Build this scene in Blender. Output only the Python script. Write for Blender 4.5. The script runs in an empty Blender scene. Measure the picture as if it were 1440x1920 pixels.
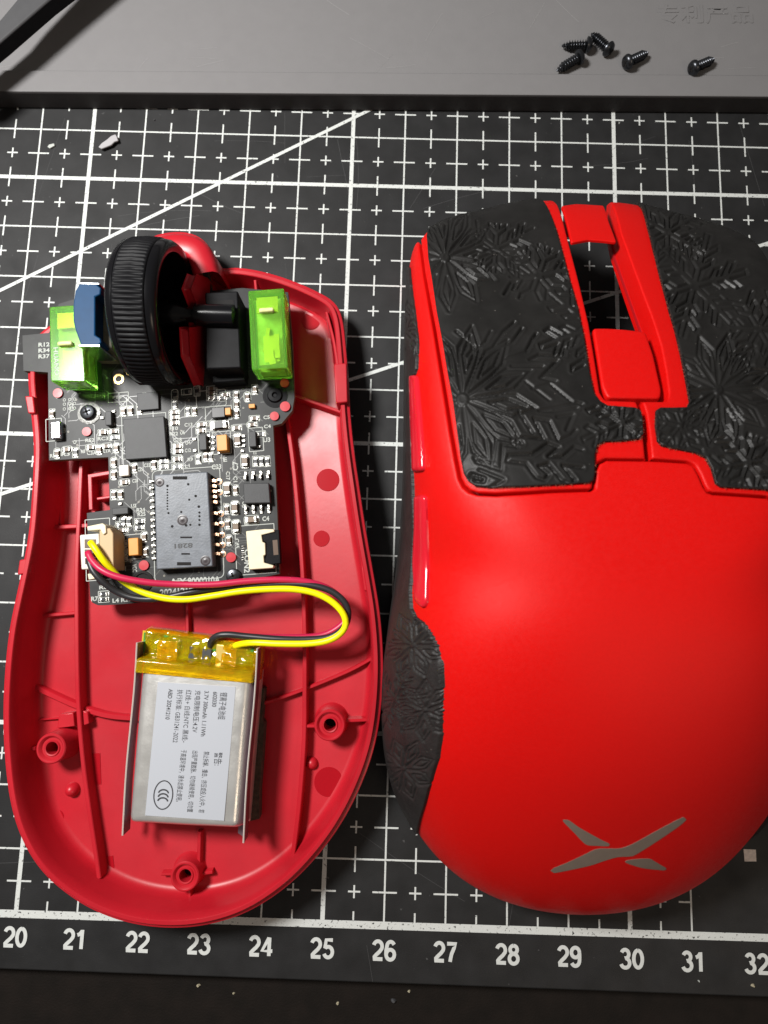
import bpy, bmesh, math, random
import numpy as np
from mathutils.geometry import delaunay_2d_cdt
from mathutils import Vector, Matrix, Euler

# 1 Blender unit = 1 cm. X runs along the numbered edge of the cutting mat (x = printed number), Y away from it, Z up.
SC = bpy.context.scene
COL = SC.collection
rnd = random.Random(7)

# ------------------------------------------------------------------ camera
CF, CR, CP = 1124.4, (0.125932, 0.00134481, 0.0290327), (25.8601, 5.44075, 10.51545)
cd = bpy.data.cameras.new('camera'); cam = bpy.data.objects.new('camera', cd); COL.objects.link(cam)
cd.sensor_fit = 'VERTICAL'; cd.sensor_height = 36; cd.lens = CF / 1920 * 36
cd.clip_start = 0.05; cd.clip_end = 500
cam.location = CP; cam.rotation_euler = CR
cd.dof.use_dof = True; cd.dof.focus_distance = 9.6; cd.dof.aperture_fstop = 0.30
SC.camera = cam
CM = np.array(Euler(CR, 'XYZ').to_matrix()); CC = np.array(CP)

# ------------------------------------------------------------------ light
w = bpy.data.worlds.new('World'); SC.world = w; w.use_nodes = True
w.node_tree.nodes['Background'].inputs[0].default_value = (1.0, 0.93, 0.86, 1)
w.node_tree.nodes['Background'].inputs[1].default_value = 0.13
def lamp(name, loc, target, size, energy, color):
    l = bpy.data.lights.new(name, 'AREA'); l.shape = 'DISK'; l.size = size; l.energy = energy; l.color = color
    o = bpy.data.objects.new(name, l); COL.objects.link(o); o.location = loc
    o.rotation_euler = (Vector(target) - Vector(loc)).to_track_quat('-Z', 'Y').to_euler()
    return o
lamp('desk_lamp', (14.2, 13.2, 18.5), (25, 7, 0), 5.0, 8100, (1.0, 0.985, 0.96))
lamp('room_lamp', (42, -10, 28), (27, 5, 0), 12, 1300, (1.0, 0.80, 0.60))
SC.view_settings.view_transform = 'Standard'; SC.view_settings.look = 'None'
SC.view_settings.exposure = 0; SC.view_settings.gamma = 1

# ------------------------------------------------------------------ maths
def W(px, py, z):
    """point of the place at height z seen at (px, py) of the 1440 x 1920 photograph"""
    d = CM @ np.array([(px - 720) / CF, -(py - 960) / CF, -1.0])
    p = CC + (z - CC[2]) / d[2] * d
    return (float(p[0]), float(p[1]))
def W3(px, py, z): x, y = W(px, py, z); return Vector((x, y, z))
def spline(pts, n, closed=False):
    P = np.array([list(p) for p in pts], float)
    if closed: Q = np.vstack([P[-1], P, P[0], P[1]])
    else: Q = np.vstack([2 * P[0] - P[1], P, 2 * P[-1] - P[-2]])
    m = len(P) if closed else len(P) - 1
    fine = []
    for i in range(m):
        p0, p1, p2, p3 = Q[i], Q[i + 1], Q[i + 2], Q[i + 3]
        for t in np.linspace(0, 1, 24, endpoint=False):
            fine.append(0.5 * (2 * p1 + (p2 - p0) * t + (2 * p0 - 5 * p1 + 4 * p2 - p3) * t * t + (3 * p1 - p0 - 3 * p2 + p3) * t ** 3))
    if not closed: fine.append(P[-1])
    F = np.array(fine)
    if closed: F2 = np.vstack([F, F[0]])
    else: F2 = F
    s = np.r_[0, np.cumsum(np.linalg.norm(np.diff(F2, axis=0), axis=1))]
    u = np.linspace(0, s[-1], n, endpoint=not closed)
    return np.stack([np.interp(u, s, F2[:, k]) for k in range(P.shape[1])], 1)
def inset(P, d):
    """move a closed counter-clockwise outline inwards by d"""
    T = np.roll(P, -1, 0) - np.roll(P, 1, 0)
    T /= np.linalg.norm(T, axis=1)[:, None] + 1e-9
    N = np.stack([-T[:, 1], T[:, 0]], 1)
    return P + N * d
def area2(P): x, y = P[:, 0], P[:, 1]; return float(np.sum(x * np.roll(y, -1) - y * np.roll(x, -1)))
def ccw(P): P = np.array(P, float); return P if area2(P) > 0 else P[::-1].copy()
def inside(pt, poly):
    x, y = pt[:, 0], pt[:, 1]; c = np.zeros(len(pt), bool); n = len(poly)
    for i in range(n):
        x1, y1 = poly[i]; x2, y2 = poly[(i + 1) % n]
        if y1 == y2: continue
        m = ((y1 > y) != (y2 > y)) & (x < (x2 - x1) * (y - y1) / (y2 - y1) + x1)
        c ^= m
    return c
def seg_near(pt, A, B):
    """distance and nearest point from points to many segments"""
    best = np.full(len(pt), 1e9); near = pt.copy()
    for a, b in zip(A, B):
        d = b - a; L = max(float(d @ d), 1e-12)
        t = np.clip(((pt - a) @ d) / L, 0, 1); q = a + t[:, None] * d
        r = np.hypot(pt[:, 0] - q[:, 0], pt[:, 1] - q[:, 1]); m = r < best
        best[m] = r[m]; near[m] = q[m]
    return best, near

def seg_dist(pt, A, B, lim=0.08):
    """distance to the nearest segment, cut off at lim (points sorted along x to keep it quick)"""
    o = np.argsort(pt[:, 0]); p = pt[o]; best = np.full(len(pt), lim); xs = p[:, 0]
    for a, b in zip(A, B):
        i, j = np.searchsorted(xs, (min(a[0], b[0]) - lim, max(a[0], b[0]) + lim)); q = p[i:j]; k = np.nonzero((q[:, 1] > min(a[1], b[1]) - lim) & (q[:, 1] < max(a[1], b[1]) + lim))[0]
        if not len(k): continue
        q = q[k]; d = b - a; L = max(float(d @ d), 1e-12); t = np.clip(((q - a) @ d) / L, 0, 1); r = q - a - t[:, None] * d; r = np.hypot(r[:, 0], r[:, 1]); best[i + k] = np.minimum(best[i + k], r)
    out = np.empty(len(pt)); out[o] = best; return out

# ------------------------------------------------------------------ materials
def mat(name, col, rough=0.5, metal=0.0, noise=0.0, nscale=8.0, bump=0.0, bscale=60.0, coat=0.0, trans=0.0, ior=1.45, col2=None, rvar=0.0, sss=0.0, alpha=1.0, spec=None):
    m = bpy.data.materials.new(name); m.use_nodes = True; nt = m.node_tree; b = nt.nodes['Principled BSDF']
    b.inputs['Base Color'].default_value = (*col, 1); b.inputs['Roughness'].default_value = rough
    b.inputs['Metallic'].default_value = metal; b.inputs['IOR'].default_value = ior
    b.inputs['Coat Weight'].default_value = coat; b.inputs['Coat Roughness'].default_value = 0.12
    b.inputs['Transmission Weight'].default_value = trans
    if spec is not None: b.inputs['Specular IOR Level'].default_value = spec
    if sss: b.inputs['Subsurface Weight'].default_value = sss; b.inputs['Subsurface Radius'].default_value = (0.2, 0.05, 0.05); b.inputs['Subsurface Scale'].default_value = 0.5
    tc = nt.nodes.new('ShaderNodeTexCoord')
    if noise or col2:
        n = nt.nodes.new('ShaderNodeTexNoise'); n.inputs['Scale'].default_value = nscale; n.inputs['Detail'].default_value = 6
        nt.links.new(tc.outputs['Object'], n.inputs['Vector'])
        r = nt.nodes.new('ShaderNodeMapRange'); r.inputs[1].default_value = 0.3; r.inputs[2].default_value = 0.7
        mx = nt.nodes.new('ShaderNodeMix'); mx.data_type = 'RGBA'
        c2 = col2 if col2 else tuple(max(0, c * (1 - noise)) for c in col)
        c1 = col if col2 else tuple(min(1, c * (1 + noise)) for c in col)
        mx.inputs[6].default_value = (*c1, 1); mx.inputs[7].default_value = (*c2, 1)
        nt.links.new(n.outputs['Fac'], r.inputs[0]); nt.links.new(r.outputs[0], mx.inputs[0]); nt.links.new(mx.outputs[2], b.inputs['Base Color'])
    if rvar:
        n = nt.nodes.new('ShaderNodeTexNoise'); n.inputs['Scale'].default_value = nscale * 0.6; n.inputs['Detail'].default_value = 5
        nt.links.new(tc.outputs['Object'], n.inputs['Vector'])
        r = nt.nodes.new('ShaderNodeMapRange'); r.inputs[1].default_value = 0.3; r.inputs[2].default_value = 0.7
        r.inputs[3].default_value = max(0.02, rough - rvar); r.inputs[4].default_value = min(1, rough + rvar)
        nt.links.new(n.outputs['Fac'], r.inputs[0]); nt.links.new(r.outputs[0], b.inputs['Roughness'])
    if bump:
        n = nt.nodes.new('ShaderNodeTexNoise'); n.inputs['Scale'].default_value = bscale; n.inputs['Detail'].default_value = 4
        nt.links.new(tc.outputs['Object'], n.inputs['Vector'])
        bp = nt.nodes.new('ShaderNodeBump'); bp.inputs['Strength'].default_value = bump; bp.inputs['Distance'].default_value = 0.02
        nt.links.new(n.outputs['Fac'], bp.inputs['Height']); nt.links.new(bp.outputs[0], b.inputs['Normal'])
    return m
def wear(m, base, scale, lo, hi):
    """printed ink worn through to the sheet below in tiny specks"""
    nt = m.node_tree; b = nt.nodes['Principled BSDF']; tc = nt.nodes.new('ShaderNodeTexCoord')
    n = nt.nodes.new('ShaderNodeTexNoise'); n.inputs['Scale'].default_value = scale; n.inputs['Detail'].default_value = 3
    r = nt.nodes.new('ShaderNodeMapRange'); r.inputs[1].default_value = lo; r.inputs[2].default_value = hi
    mx = nt.nodes.new('ShaderNodeMix'); mx.data_type = 'RGBA'
    mx.inputs[6].default_value = b.inputs['Base Color'].default_value; mx.inputs[7].default_value = (*base, 1)
    nt.links.new(tc.outputs['Object'], n.inputs['Vector']); nt.links.new(n.outputs['Fac'], r.inputs[0]); nt.links.new(r.outputs[0], mx.inputs[0]); nt.links.new(mx.outputs[2], b.inputs['Base Color'])
    return m
M = {}
M['scratch'] = mat('mat_scratch', (0.045, 0.045, 0.046), 0.7)
M['desk'] = mat('desk_wood', (0.009, 0.006, 0.0045), 0.7, spec=0.25, col2=(0.005, 0.0035, 0.0025), nscale=3, bump=0.3, bscale=30)
M['mat'] = mat('mat_vinyl', (0.015, 0.015, 0.0155), 0.62, spec=0.38, noise=0.25, nscale=2.2, bump=0.12, bscale=45, rvar=0.08)
def specks(m, col, scale, lo, hi):
    nt = m.node_tree; b = nt.nodes['Principled BSDF']; src = b.inputs['Base Color'].links[0].from_socket; tc = nt.nodes.new('ShaderNodeTexCoord')
    n = nt.nodes.new('ShaderNodeTexNoise'); n.inputs['Scale'].default_value = scale; n.inputs['Detail'].default_value = 2
    r = nt.nodes.new('ShaderNodeMapRange'); r.inputs[1].default_value = lo; r.inputs[2].default_value = hi
    mx = nt.nodes.new('ShaderNodeMix'); mx.data_type = 'RGBA'; mx.inputs[7].default_value = (*col, 1)
    nt.links.new(tc.outputs['Object'], n.inputs['Vector']); nt.links.new(n.outputs['Fac'], r.inputs[0]); nt.links.new(r.outputs[0], mx.inputs[0]); nt.links.new(src, mx.inputs[6]); nt.links.new(mx.outputs[2], b.inputs['Base Color'])
specks(M['mat'], (0.07, 0.07, 0.07), 9, 0.73, 0.79)
M['ink'] = wear(mat('mat_ink', (0.60, 0.62, 0.60), 0.6, bump=0.2, bscale=60), (0.06, 0.06, 0.06), 24, 0.60, 0.72)
M['ink_plain'] = mat('mat_number_ink', (0.60, 0.62, 0.60), 0.6, noise=0.06, nscale=30)
M['ink_worn'] = wear(mat('mat_ink_worn', (0.60, 0.62, 0.60), 0.6, bump=0.2, bscale=60), (0.05, 0.05, 0.05), 22, 0.60, 0.68)
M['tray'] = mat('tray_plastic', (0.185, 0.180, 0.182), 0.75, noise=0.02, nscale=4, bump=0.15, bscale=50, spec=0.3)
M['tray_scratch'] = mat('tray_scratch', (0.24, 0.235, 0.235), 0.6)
M['tray_side_shaded'] = mat('tray_side_shaded', (0.022, 0.019, 0.019), 0.7, noise=0.1)  # near-black colour puts the front face's shade into the grey plastic
M['red_in'] = mat('red_plastic_inside', (0.44, 0.010, 0.020), 0.38, noise=0.07, nscale=1.3, bump=0.04, bscale=12, rvar=0.07)
M['red_mark'] = mat('red_plastic_polished', (0.36, 0.005, 0.012), 0.3, spec=0.3)
M['red_out'] = mat('red_plastic_matte', (0.60, 0.003, 0.002), 0.45, rvar=0.06, bump=0.22, bscale=150, noise=0.03, nscale=30, spec=0.30)
M['red_gloss'] = mat('red_plastic_gloss', (0.55, 0.010, 0.022), 0.2, spec=0.6)
M['red_dark'] = mat('red_plastic_liner', (0.42, 0.002, 0.006), 0.6)
M['grip'] = mat('grip_rubber', (0.012, 0.0115, 0.011), 0.46, spec=0.3, noise=0.25, nscale=3, bump=0.10, bscale=70, rvar=0.10)
M['side_grip'] = mat('side_grip_rubber', (0.016, 0.0135, 0.013), 0.55, noise=0.3, nscale=5, bump=0.5, bscale=25)
M['fray'] = mat('grip_fray', (0.22, 0.07, 0.04), 0.9)
M['logo'] = mat('logo_paint', (0.20, 0.155, 0.125), 0.5, metal=0.1, noise=0.05)
M['pcb'] = mat('board_soldermask', (0.026, 0.027, 0.027), 0.45, noise=0.2, nscale=6, spec=0.28)
M['pcb_edge'] = mat('board_edge', (0.12, 0.11, 0.07), 0.7)
M['trace'] = mat('mask_over_trace', (0.060, 0.062, 0.058), 0.35)
M['via'] = mat('via_rim', (0.22, 0.21, 0.17), 0.4)
M['silk'] = mat('silkscreen_ink', (0.42, 0.44, 0.41), 0.6)
M['solder'] = mat('solder', (0.42, 0.41, 0.38), 0.33, metal=0.9, bump=0.5, bscale=30)
M['ring_dull'] = mat('ring_tinned', (0.24, 0.24, 0.23), 0.5, metal=0.5, noise=0.3, nscale=20, bump=0.5, bscale=30)
M['lens'] = mat('sensor_lens_dark', (0.05, 0.042, 0.045), 0.35)
M['gold'] = mat('gold_pad', (0.75, 0.52, 0.20), 0.3, metal=0.9)
M['copper'] = mat('pin_copper', (0.72, 0.45, 0.30), 0.3, metal=0.8)
M['chip'] = mat('chip_epoxy', (0.040, 0.041, 0.043), 0.55, noise=0.08, bump=0.1, bscale=80)
M['chip_blk'] = mat('part_black', (0.012, 0.012, 0.013), 0.4)
M['sensor'] = mat('sensor_plastic', (0.115, 0.128, 0.148), 0.42, noise=0.2, nscale=7, bump=0.1, bscale=30)
M['cap_tan'] = mat('ceramic_tan', (0.17, 0.12, 0.08), 0.45, noise=0.1)
M['cap_brown'] = mat('ceramic_brown', (0.10, 0.06, 0.035), 0.45)
M['res_blk'] = mat('resistor_body', (0.02, 0.02, 0.022), 0.4)
M['tant'] = mat('tantalum_orange', (0.62, 0.27, 0.05), 0.45, noise=0.06)
M['cream'] = mat('connector_cream', (0.72, 0.66, 0.47), 0.45, noise=0.04)
M['cream_dk'] = mat('connector_tan', (0.50, 0.36, 0.20), 0.55)
M['white_pl'] = mat('plug_white', (0.74, 0.70, 0.62), 0.4, sss=0.0)
M['silver'] = mat('silver_metal', (0.62, 0.66, 0.72), 0.22, metal=1.0)
M['screw'] = mat('screw_black', (0.06, 0.063, 0.07), 0.3, metal=0.9)
M['blue'] = mat('encoder_blue', (0.005, 0.045, 0.12), 0.5, noise=0.06, spec=0.2)
M['olive'] = mat('encoder_olive', (0.20, 0.19, 0.13), 0.5, noise=0.2)
M['rubber'] = mat('wheel_rubber', (0.006, 0.006, 0.007), 0.5, spec=0.14)
M['wheel_gloss'] = mat('wheel_gloss', (0.004, 0.004, 0.005), 0.2, spec=0.4)
M['black_pl'] = mat('black_plastic', (0.006, 0.006, 0.007), 0.5, spec=0.12, noise=0.2, nscale=10, bump=0.1, bscale=40)
M['green'] = mat('switch_green', (0.38, 1.0, 0.12), 0.16, spec=0.2, trans=0.86, ior=1.40)
M['green_dk'] = mat('switch_base', (0.05, 0.22, 0.03), 0.3)
M['brass'] = mat('switch_brass', (0.95, 0.70, 0.20), 0.3, metal=0.7)
M['switch_pl'] = mat('switch_inner_white', (0.78, 0.82, 0.45), 0.5, col2=(0.50, 0.48, 0.16), nscale=5)
M['foil'] = mat('battery_foil', (0.76, 0.75, 0.72), 0.34, metal=0.75, noise=0.04, nscale=6, bump=0.12, bscale=35, rvar=0.06)
M['foil_edge'] = mat('battery_foil_edge', (0.86, 0.80, 0.74), 0.35, metal=0.5)
M['foil_reflect'] = mat('battery_foil_red_reflection', (0.30, 0.20, 0.24), 0.35, metal=0.8)  # dark purple puts the red shell's reflection into the foil colour
M['label'] = mat('battery_label', (0.42, 0.44, 0.48), 0.6, spec=0.3)
M['print'] = mat('label_ink', (0.04, 0.04, 0.045), 0.6)
M['tape'] = mat('amber_tape', (1.0, 0.78, 0.01), 0.05, bump=0.25, bscale=5, trans=0.80, col2=(0.80, 0.50, 0.004), nscale=5.5, spec=0.8)
M['tape_dk'] = mat('amber_tape_over_board', (0.55, 0.42, 0.05), 0.14, bump=0.4, bscale=14, coat=1.0, col2=(0.70, 0.42, 0.01), nscale=7)
M['foam'] = mat('foam_pad', (0.05, 0.035, 0.025), 0.95, noise=0.4, nscale=14, bump=0.9, bscale=30)
M['w_yel'] = mat('wire_yellow', (0.86, 0.82, 0.0), 0.38)
M['w_red'] = mat('wire_red', (0.50, 0.015, 0.065), 0.38)
M['w_blk'] = mat('wire_black', (0.022, 0.022, 0.024), 0.38)
M['crumb'] = mat('crumb_pale', (0.36, 0.32, 0.22), 0.8)
M['flake'] = mat('flake_grey', (0.36, 0.35, 0.36), 0.7)
M['tool'] = mat('tool_grey', (0.055, 0.055, 0.058), 0.6, noise=0.05)
M['hole'] = mat('hole_dark', (0.004, 0.003, 0.003), 0.8)
M['sqr'] = mat('square_ink_red_bounce', (0.80, 0.70, 0.64), 0.6, noise=0.15, nscale=20)  # pinkish tint puts bounce light from the red mouse into the ink

specks(M['grip'], (0.10, 0.09, 0.08), 22, 0.745, 0.79); specks(M['side_grip'], (0.10, 0.09, 0.08), 22, 0.745, 0.79)

# ------------------------------------------------------------------ object helpers
def thing(name, label, cat, loc=(0, 0, 0), group=None):
    o = bpy.data.objects.new(name, None); COL.objects.link(o); o.location = loc; o.empty_display_size = 0.2
    o['label'] = label; o['category'] = cat
    if group: o['group'] = group
    return o
def adopt(o, parent):
    if parent is not None:
        o.parent = parent
        if parent.type == 'EMPTY': o.matrix_parent_inverse = Matrix.Translation(-Vector(parent.location))
def mo(name, V, F, m, parent=None, smooth=False, mi=None, bev=0.0, seg=2, auto=None):
    me = bpy.data.meshes.new(name); me.from_pydata([tuple(map(float, v)) for v in V], [], [tuple(map(int, f)) for f in F]); me.update()
    ms = m if isinstance(m, (list, tuple)) else [m]
    for x in ms: me.materials.append(M[x] if isinstance(x, str) else x)
    if mi is not None: me.polygons.foreach_set('material_index', np.array(mi, np.int32))
    if smooth: me.polygons.foreach_set('use_smooth', np.ones(len(me.polygons), bool))
    if auto: me.set_sharp_from_angle(angle=math.radians(auto))
    o = bpy.data.objects.new(name, me); COL.objects.link(o); adopt(o, parent)
    if bev:
        b = o.modifiers.new('bevel', 'BEVEL'); b.width = bev; b.segments = seg; b.limit_method = 'ANGLE'; b.angle_limit = math.radians(40)
        b.harden_normals = False
        me.polygons.foreach_set('use_smooth', np.ones(len(me.polygons), bool)); me.set_sharp_from_angle(angle=math.radians(35))
    return o
class MB:
    def __init__(s): s.V = []; s.F = []; s.mi = []
    def add(s, V, F, mi=0):
        k = len(s.V); s.V += [tuple(map(float, v)) for v in V]; s.F += [tuple(int(i) + k for i in f) for f in F]; s.mi += [mi] * len(F)
    def prism(s, P, z0, z1, mi=0, side=None):
        P = ccw(P); n = len(P)
        V = [(x, y, z0) for x, y in P] + [(x, y, z1) for x, y in P]
        s.add(V, [tuple(range(n))[::-1], tuple(range(n, 2 * n))], mi)
        k = len(s.V) - 2 * n
        for i in range(n):
            s.F.append((k + i, k + (i + 1) % n, k + n + (i + 1) % n, k + n + i)); s.mi.append(mi if side is None else side)
    def box(s, c, h, rz=0.0, mi=0, R=None):
        Rm = R if R is not None else Matrix.Rotation(rz, 3, 'Z')
        V = [Vector(c) + Rm @ Vector((sx * h[0], sy * h[1], sz * h[2])) for sx in (-1, 1) for sy in (-1, 1) for sz in (-1, 1)]
        s.add(V, [(0, 1, 3, 2), (4, 6, 7, 5), (0, 4, 5, 1), (2, 3, 7, 6), (0, 2, 6, 4), (1, 5, 7, 3)], mi)
    def lathe(s, prof, org, axis='Z', n=32, mi=0, R=None, capA=False, capB=False):
        """prof: list of (radius, along)"""
        V = []
        for r, a in prof:
            for k in range(n):
                t = 2 * math.pi * k / n; c, q = r * math.cos(t), r * math.sin(t)
                v = Vector((c, q, a)) if axis == 'Z' else (Vector((a, c, q)) if axis == 'X' else Vector((c, a, q)))
                if R is not None: v = R @ v
                V.append(Vector(org) + v)
        F = []
        for i in range(len(prof) - 1):
            for k in range(n):
                F.append((i * n + k, i * n + (k + 1) % n, (i + 1) * n + (k + 1) % n, (i + 1) * n + k))
        if capA: F.append(tuple(range(n))[::-1])
        if capB: F.append(tuple(range((len(prof) - 1) * n, len(prof) * n)))
        s.add(V, F, mi)
    def tube(s, pts, r, n=10, mi=0, cap=True):
        pts = [Vector(p) for p in pts]; N = len(pts); V = []; up = Vector((0, 0, 1))
        for i, p in enumerate(pts):
            t = (pts[min(i + 1, N - 1)] - pts[max(i - 1, 0)]).normalized()
            a = t.cross(up); a = a.normalized() if a.length > 1e-3 else Vector((1, 0, 0)); b = a.cross(t)
            rr = r[i] if hasattr(r, '__len__') else r
            for k in range(n): V.append(p + (a * math.cos(2 * math.pi * k / n) + b * math.sin(2 * math.pi * k / n)) * rr)
        F = [(i * n + k, i * n + (k + 1) % n, (i + 1) * n + (k + 1) % n, (i + 1) * n + k) for i in range(N - 1) for k in range(n)]
        if cap: F += [tuple(range(n))[::-1], tuple(range((N - 1) * n, N * n))]
        s.add(V, F, mi)
    def ribbon(s, P, wd, z, mi=0, closed=False, rise=0.0):
        """flat printed line along points"""
        P = np.array(P, float); n = len(P)
        T = np.roll(P, -1, 0) - np.roll(P, 1, 0) if closed else np.gradient(P, axis=0)
        T /= np.linalg.norm(T, axis=1)[:, None] + 1e-9; N = np.stack([-T[:, 1], T[:, 0]], 1) * wd / 2
        V = [(*(P[i] + N[i]), z + i * rise) for i in range(n)] + [(*(P[i] - N[i]), z + i * rise) for i in range(n)]
        m = n if closed else n - 1
        s.add(V, [(n + i, n + (i + 1) % n, (i + 1) % n, i) for i in range(m)], mi)
    def build(s, name, m, parent=None, smooth=False, bev=0.0, seg=2, auto=None):
        return mo(name, s.V, s.F, m, parent, smooth, s.mi, bev, seg, auto)
def PX(pts, z): return [W(x, y, z) for x, y in pts]
def rectpx(x0, y0, x1, y1): return [(x0, y0), (x1, y0), (x1, y1), (x0, y1)]
def prism(name, pts, z0, z1, m, parent=None, bev=0.0, seg=2):
    b = MB(); b.prism(PX(pts, z1), z0, z1); return b.build(name, m, parent, bev=bev, seg=seg)
def text(name, s, p0, p1, z, h, m, parent=None, bold=0.0, ext=0.0, on=None):
    """lettering whose baseline runs from p0 to p1 (photo pixels taken at height z), h = height in cm of the capital letters"""
    c = bpy.data.curves.new(name, 'FONT'); c.body = s; c.size = 1; c.offset = bold; c.extrude = ext; c.resolution_u = 3
    o = bpy.data.objects.new(name, c); COL.objects.link(o)
    dg = bpy.context.evaluated_depsgraph_get(); me = bpy.data.meshes.new_from_object(o.evaluated_get(dg))
    bpy.data.objects.remove(o); bpy.data.curves.remove(c)
    n = len(me.vertices); co = np.zeros(n * 3); me.vertices.foreach_get('co', co); co = co.reshape(-1, 3)
    a = np.array(W(*p0, z)); b = np.array(W(*p1, z)); L = np.linalg.norm(b - a); ux = (b - a) / L; uy = np.array([-ux[1], ux[0]])
    x = (co[:, 0] - co[:, 0].min()) / max(1e-6, np.ptp(co[:, 0])) * L; y = co[:, 1] / 0.72 * h
    q = a + x[:, None] * ux + y[:, None] * uy
    out = np.c_[q, z + co[:, 2]]
    me.vertices.foreach_set('co', out.ravel()); me.update(); me.materials.clear(); me.materials.append(M[m]); me.name = name
    o = bpy.data.objects.new(name, me); COL.objects.link(o); adopt(o, parent)
    return o

# ================================================================== desk and mat
b = MB(); b.box((26, 8, -1.3), (60, 60, 1.0)); dsk = b.build('desk', 'desk'); dsk['kind'] = 'structure'
mat_t = thing('cutting_mat', 'black cutting mat with a white centimetre grid lying under both red mouse halves', 'cutting mat', (26, 7, -0.3))
eL, eR = np.array(W(0, 1818, 0)), np.array(W(1440, 1871, 0)); ed = (eR - eL) / np.linalg.norm(eR - eL)
a0 = eL - ed * 9; a1 = eR + ed * 12
b = MB(); b.prism([tuple(a0), tuple(a1), (a1[0], 22), (a0[0], 22)], -0.3, 0.0); b.build('sheet', 'mat', mat_t, bev=0.03)
g = MB(); XMAX = 31.0
def hline(x0, x1, y, wd, z): g.add([(x0, y - wd / 2, z), (x1, y - wd / 2, z), (x1, y + wd / 2, z), (x0, y + wd / 2, z)], [(0, 1, 2, 3)])
def vline(x, y0, y1, wd, z): g.add([(x - wd / 2, y0, z), (x + wd / 2, y0, z), (x + wd / 2, y1, z), (x - wd / 2, y1, z)], [(0, 1, 2, 3)])
YT = 16.0
for r in range(1, 17):
    hline(10, XMAX if r < 8 else 42, r, 0.072 if r % 5 == 3 else 0.029, 0.003)
for x in range(10, 42):
    y0 = 0 if x <= 31 else 8
    vline(x, y0, YT, 0.072 if x % 5 == 0 else 0.029, 0.0045)
for i in range(20, 84):
    x = i / 2
    for j in range(1, 32):
        y = j / 2
        if x > 31 and y < 8: continue
        if i % 2 == 1 and j % 2 == 0: vline(x, y - 0.2, y + 0.2, 0.028, 0.0050)
        if i % 2 == 0 and j % 2 == 1: hline(x - 0.2 , x + (0.2 if not (x == 31 and y < 8) else 0), y, 0.028, 0.0035)
        if i % 2 == 1 and j % 2 == 1: vline(x, y - 0.1, y + 0.1, 0.028, 0.0050); hline(x - 0.1, x + 0.1, y, 0.028, 0.0035)
    if i % 2 == 1 and x < 31: vline(x, 0.02, 0.2, 0.028, 0.0050)
def diag(p, q, ext0, ext1):
    p, q = np.array(W(*p, 0)), np.array(W(*q, 0)); d = (q - p) / np.linalg.norm(q - p)
    g.ribbon([p - d * ext0, q + d * ext1], 0.062, 0.0062)
diag((0, 545), (680, 213), 8, 6)
diag((0, 927), (1440, 456), 8, 6)
g.build('grid_lines', 'ink', mat_t)
g = MB(); hline(10, 42, 0, 0.12, 0.0070); g.build('border_line', 'ink_worn', mat_t)
g = MB(); g.prism(PX([(1394, 1592), (1417, 1593), (1418, 1615), (1396, 1615)], 0), 0.0, 0.004); g.build('printed_square', 'sqr', mat_t)
def arc(cx, cy, rx, ry, a0, a1, n=14): return [(cx + rx * math.cos(math.radians(a)), cy + ry * math.sin(math.radians(a))) for a in np.linspace(a0, a1, n)]
GLY = {'0': [arc(.5, .72, .36, .58, 90, 450, 28)], '1': [[(.16, 1.0), (.34, 1.06), (.50, 1.22), (.56, 1.36), (.56, .06)]],
       '2': [arc(.5, .96, .36, .35, 165, -25, 14) + [(.66, .62), (.36, .38), (.20, .22), (.14, .11), (.92, .11)]],
       '3': [arc(.48, 1.02, .31, .29, 160, -75, 14) + [(.44, .74)] + arc(.48, .42, .37, .32, 80, -165, 16)],
       '4': [[(.98, .40), (.10, .40), (.64, 1.28), (.70, 1.30), (.70, .06)]],
       '5': [[(.86, 1.29), (.30, 1.29), (.22, .74)] + arc(.50, .47, .36, .36, 125, -160, 18)],
       '6': [[(.82, 1.12)] + arc(.52, .98, .32, .33, 45, 150, 8) + [(.15, .72), (.15, .45)] + arc(.51, .44, .35, .34, 180, 535, 24)],
       '7': [[(.10, 1.28), (.88, 1.28), (.70, 1.0), (.50, .6), (.42, .30), (.38, .06)]],
       '8': [arc(.5, 1.03, .30, .27, 90, 450, 20), arc(.5, .42, .36, .33, 90, 450, 24)],
       '9': [arc(.49, .98, .34, .33, 0, 360, 24) + [(.84, .7)] + arc(.48, .46, .35, .38, 0, -150, 12)]}
def numeral(sx, cx, cy, par):
    c = np.array(W(cx, cy, 0)); h = 0.30; k = h / 1.36; b = MB(); q = 0
    d = np.array(W(cx + 50, cy + 1.8, 0)) - c; d /= np.linalg.norm(d); e = np.array([-d[1], d[0]])
    for i, ch in enumerate(sx):
        for st_ in GLY[ch]:
            P = [(c + d * ((p_[0] - 0.5 + (i - 0.5) * 1.06) * k * 0.86) + e * ((p_[1] - .68) * k)) for p_ in st_]; q += 1
            b.ribbon(np.array(P), 0.058, 0.0045 + q * 0.004, rise=0.0001)
    return b.build('number', 'ink_plain', par)
for n, px, py in [(19, -86, 1752), (20, 29, 1757), (21, 141, 1761), (22, 258, 1766), (23, 373, 1770), (24, 489, 1774), (25, 604, 1778), (26, 720, 1782), (27, 835, 1785), (28, 951, 1789), (29, 1067, 1793), (30, 1184, 1798), (31, 1300, 1803), (32, 1418, 1807), (33, 1534, 1811)]:
    numeral(str(n), px, py, mat_t)

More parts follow.
